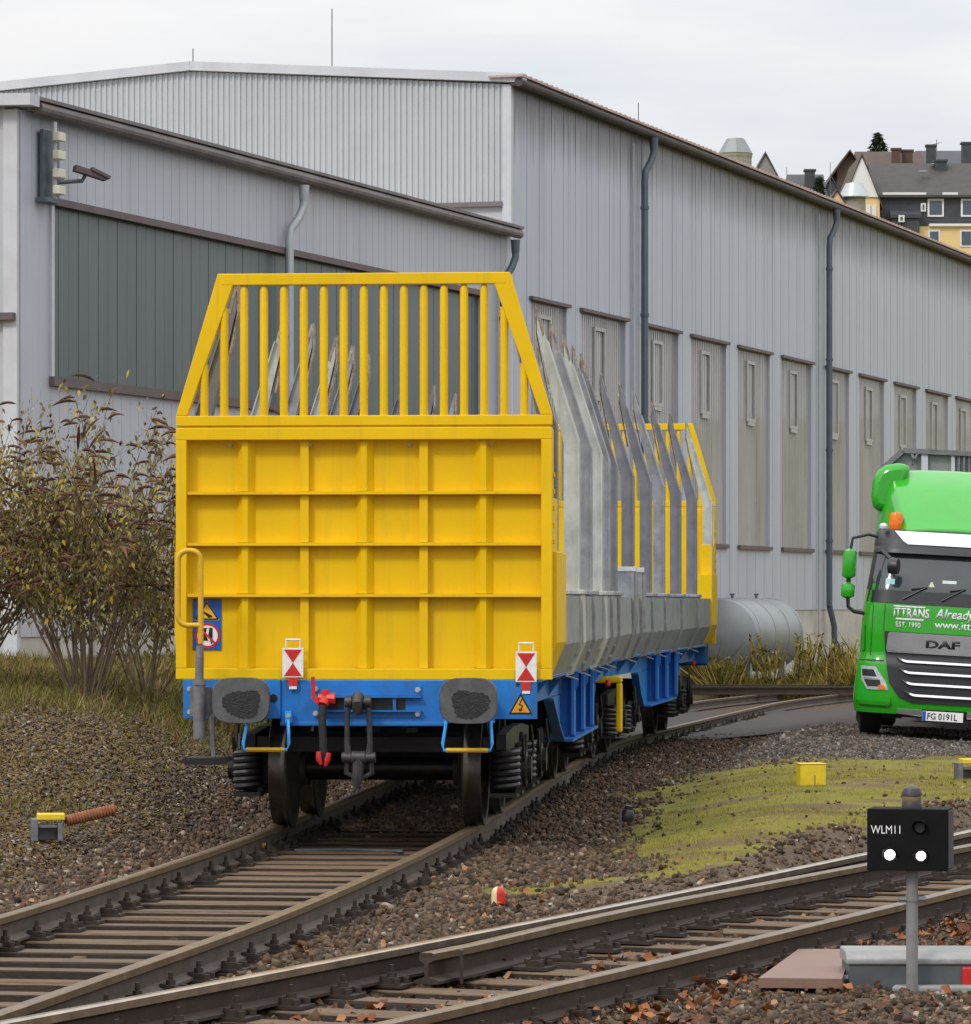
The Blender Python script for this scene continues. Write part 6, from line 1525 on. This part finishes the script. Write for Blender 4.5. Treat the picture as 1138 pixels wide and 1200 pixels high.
h2, r2 = house('brown_house', 'dark brown shingled gabled house behind the white gable', 'house', 981, 1010, 198, 178, 385, 10, HOUSEBR, ROOFBR, base_dz=9, ridge='y', wins=((998, 1003, 200, 208),), over=.6)
h3, r3 = house('brown_roofed_house', 'house with a long brown roof behind the grey mansard roof', 'house', 1012, 1082, 206, 180, 392, 10, HOUSEWH, ROOFBR, base_dz=8, over=.4)
chimney(h3, r3, 1050, 176, 190, 392, .8, HOUSEBR); chimney(h3, r3, 1063, 178, 192, 393, 1.0, HOUSEBR)
h4, r4 = house('slate_roofed_house', 'house with a dark slate roof and two chimneys at the right edge', 'house', 1084, 1160, 197, 179, 400, 10, HOUSEGR, SLATE, base_dz=8, over=.4)
chimney(h4, r4, 1091, 172, 184, 398, .9); chimney(h4, r4, 1133, 169, 182, 398, 1.0)
m_ = MB(); p = Vector((1103, 0, 0)); b_ = Vector(((1103 - CX) / F * 400 - h4.location.x, 4, 0)); zA = CH - (158 - HZ) / F * 400 - h4.location.z
m_.tube([(b_.x, 4, zA - 2.5), (b_.x, 4, zA)], .04, 5); m_.tube([(b_.x - .5, 4, zA - .5), (b_.x + .5, 4, zA - .3)], .03, 5); m_.build('antenna', GREYM, r4)
h5, r5 = house('slate_house', 'low dark roofed house with chimney seen over the hall gutter', 'house', 930, 966, 232, 207, 372, 9, SLATE, SLATE, base_dz=7, over=.3)
chimney(h5, r5, 949, 201, 212, 374, .9, SLATE)
h5b, _ = house('dark_gable_house', 'narrow dark gabled house between the slate house and brown house', 'house', 966, 982, 222, 208, 380, 9, SLATE, SLATE, base_dz=8, ridge='y', over=.2)
cu = thing('cupola_house', 'house with a hipped grey cupola roof rising over the hall roof', 'house', tuple(at(862, 230, 330)))
sC = F / 330
m_ = MB(); m_.lathe([(1.30, -6), (1.30, 44 / sC), (1.36, 47 / sC), (1.36, 49 / sC)], (0, 0, 0), 'z', 8); m_.build('drum', CUPOLA, cu)
m_ = MB(); m_.lathe([(1.38, 49 / sC), (1.40, 50 / sC), (.80, 65 / sC), (.75, 66 / sC), (.70, 67.5 / sC)], (0, 0, 0), 'z', 8); m_.build('cupola_roof', mat('weathered_lead', (0.22, 0.24, 0.24), .5, .3), cu)
h6, r6 = house('grey_gable_house', 'grey house with a steep gable right of the cupola', 'house', 880, 914, 212, 180, 335, 9, HOUSEGR, mat('grey_tiles', (0.10, 0.09, 0.085), .8, var=.2), base_dz=7, ridge='y', over=.15)
def spruce(px, py0, py1, d, w_, label):
    b = at(px, py1, d); h_ = (py1 - py0) / F * d + 6; t = thing('spruce_tree', label, 'tree', (b.x, d, b.z - 6), 0, 'spruces on the hill'); n = 1400
    m_ = MB(); m_.tube([(0, 0, 0), (0, 0, h_ * .95)], [.2, .03], 6); m_.build('trunk', BARK, t)
    hh = rng.uniform(.1, 1, n) ** .8; ph = rng.uniform(0, 6.28, n); rr_ = (1 - hh) * w_ * rng.uniform(.3, 1.1, n) + .06
    P = np.stack([np.cos(ph) * rr_, np.sin(ph) * rr_, hh * h_ - rr_ * .25], -1)
    tv = np.array([(-.12, 0, 0), (.12, 0, 0), (0, .5, -.18), (0, 0, .15)], float); tf = np.array([(0, 1, 2), (0, 2, 3), (1, 3, 2)])
    o = scatter('crown', [(tv, tf)], P, rng.uniform(.6, 1.3, n), euler_mats(n, .4), SPRUCE); o.parent = t
spruce(1029, 156, 190, 410, 5.2, 'dark spruce behind the white gable and brown roof')
spruce(960, 208, 236, 366, 2.0, 'small dark spruce beside the low slate house')
for px_, py_, d_ in ((922, 196, 360), (973, 190, 365)):
    b = at(px_, py_, d_); m_ = MB(); m_.tube([(0, 0, -4.5), (0, 0, 0)], .03, 5); o = m_.build('antenna_mast', GREYM); o.location = b
    tag(o, 'thin bare antenna mast %s' % ('left of the low slate house' if px_ < 950 else 'between the slate house and brown gabled house'), 'antenna', 'thin masts above the town roofs')
print('objects', len(bpy.data.objects))
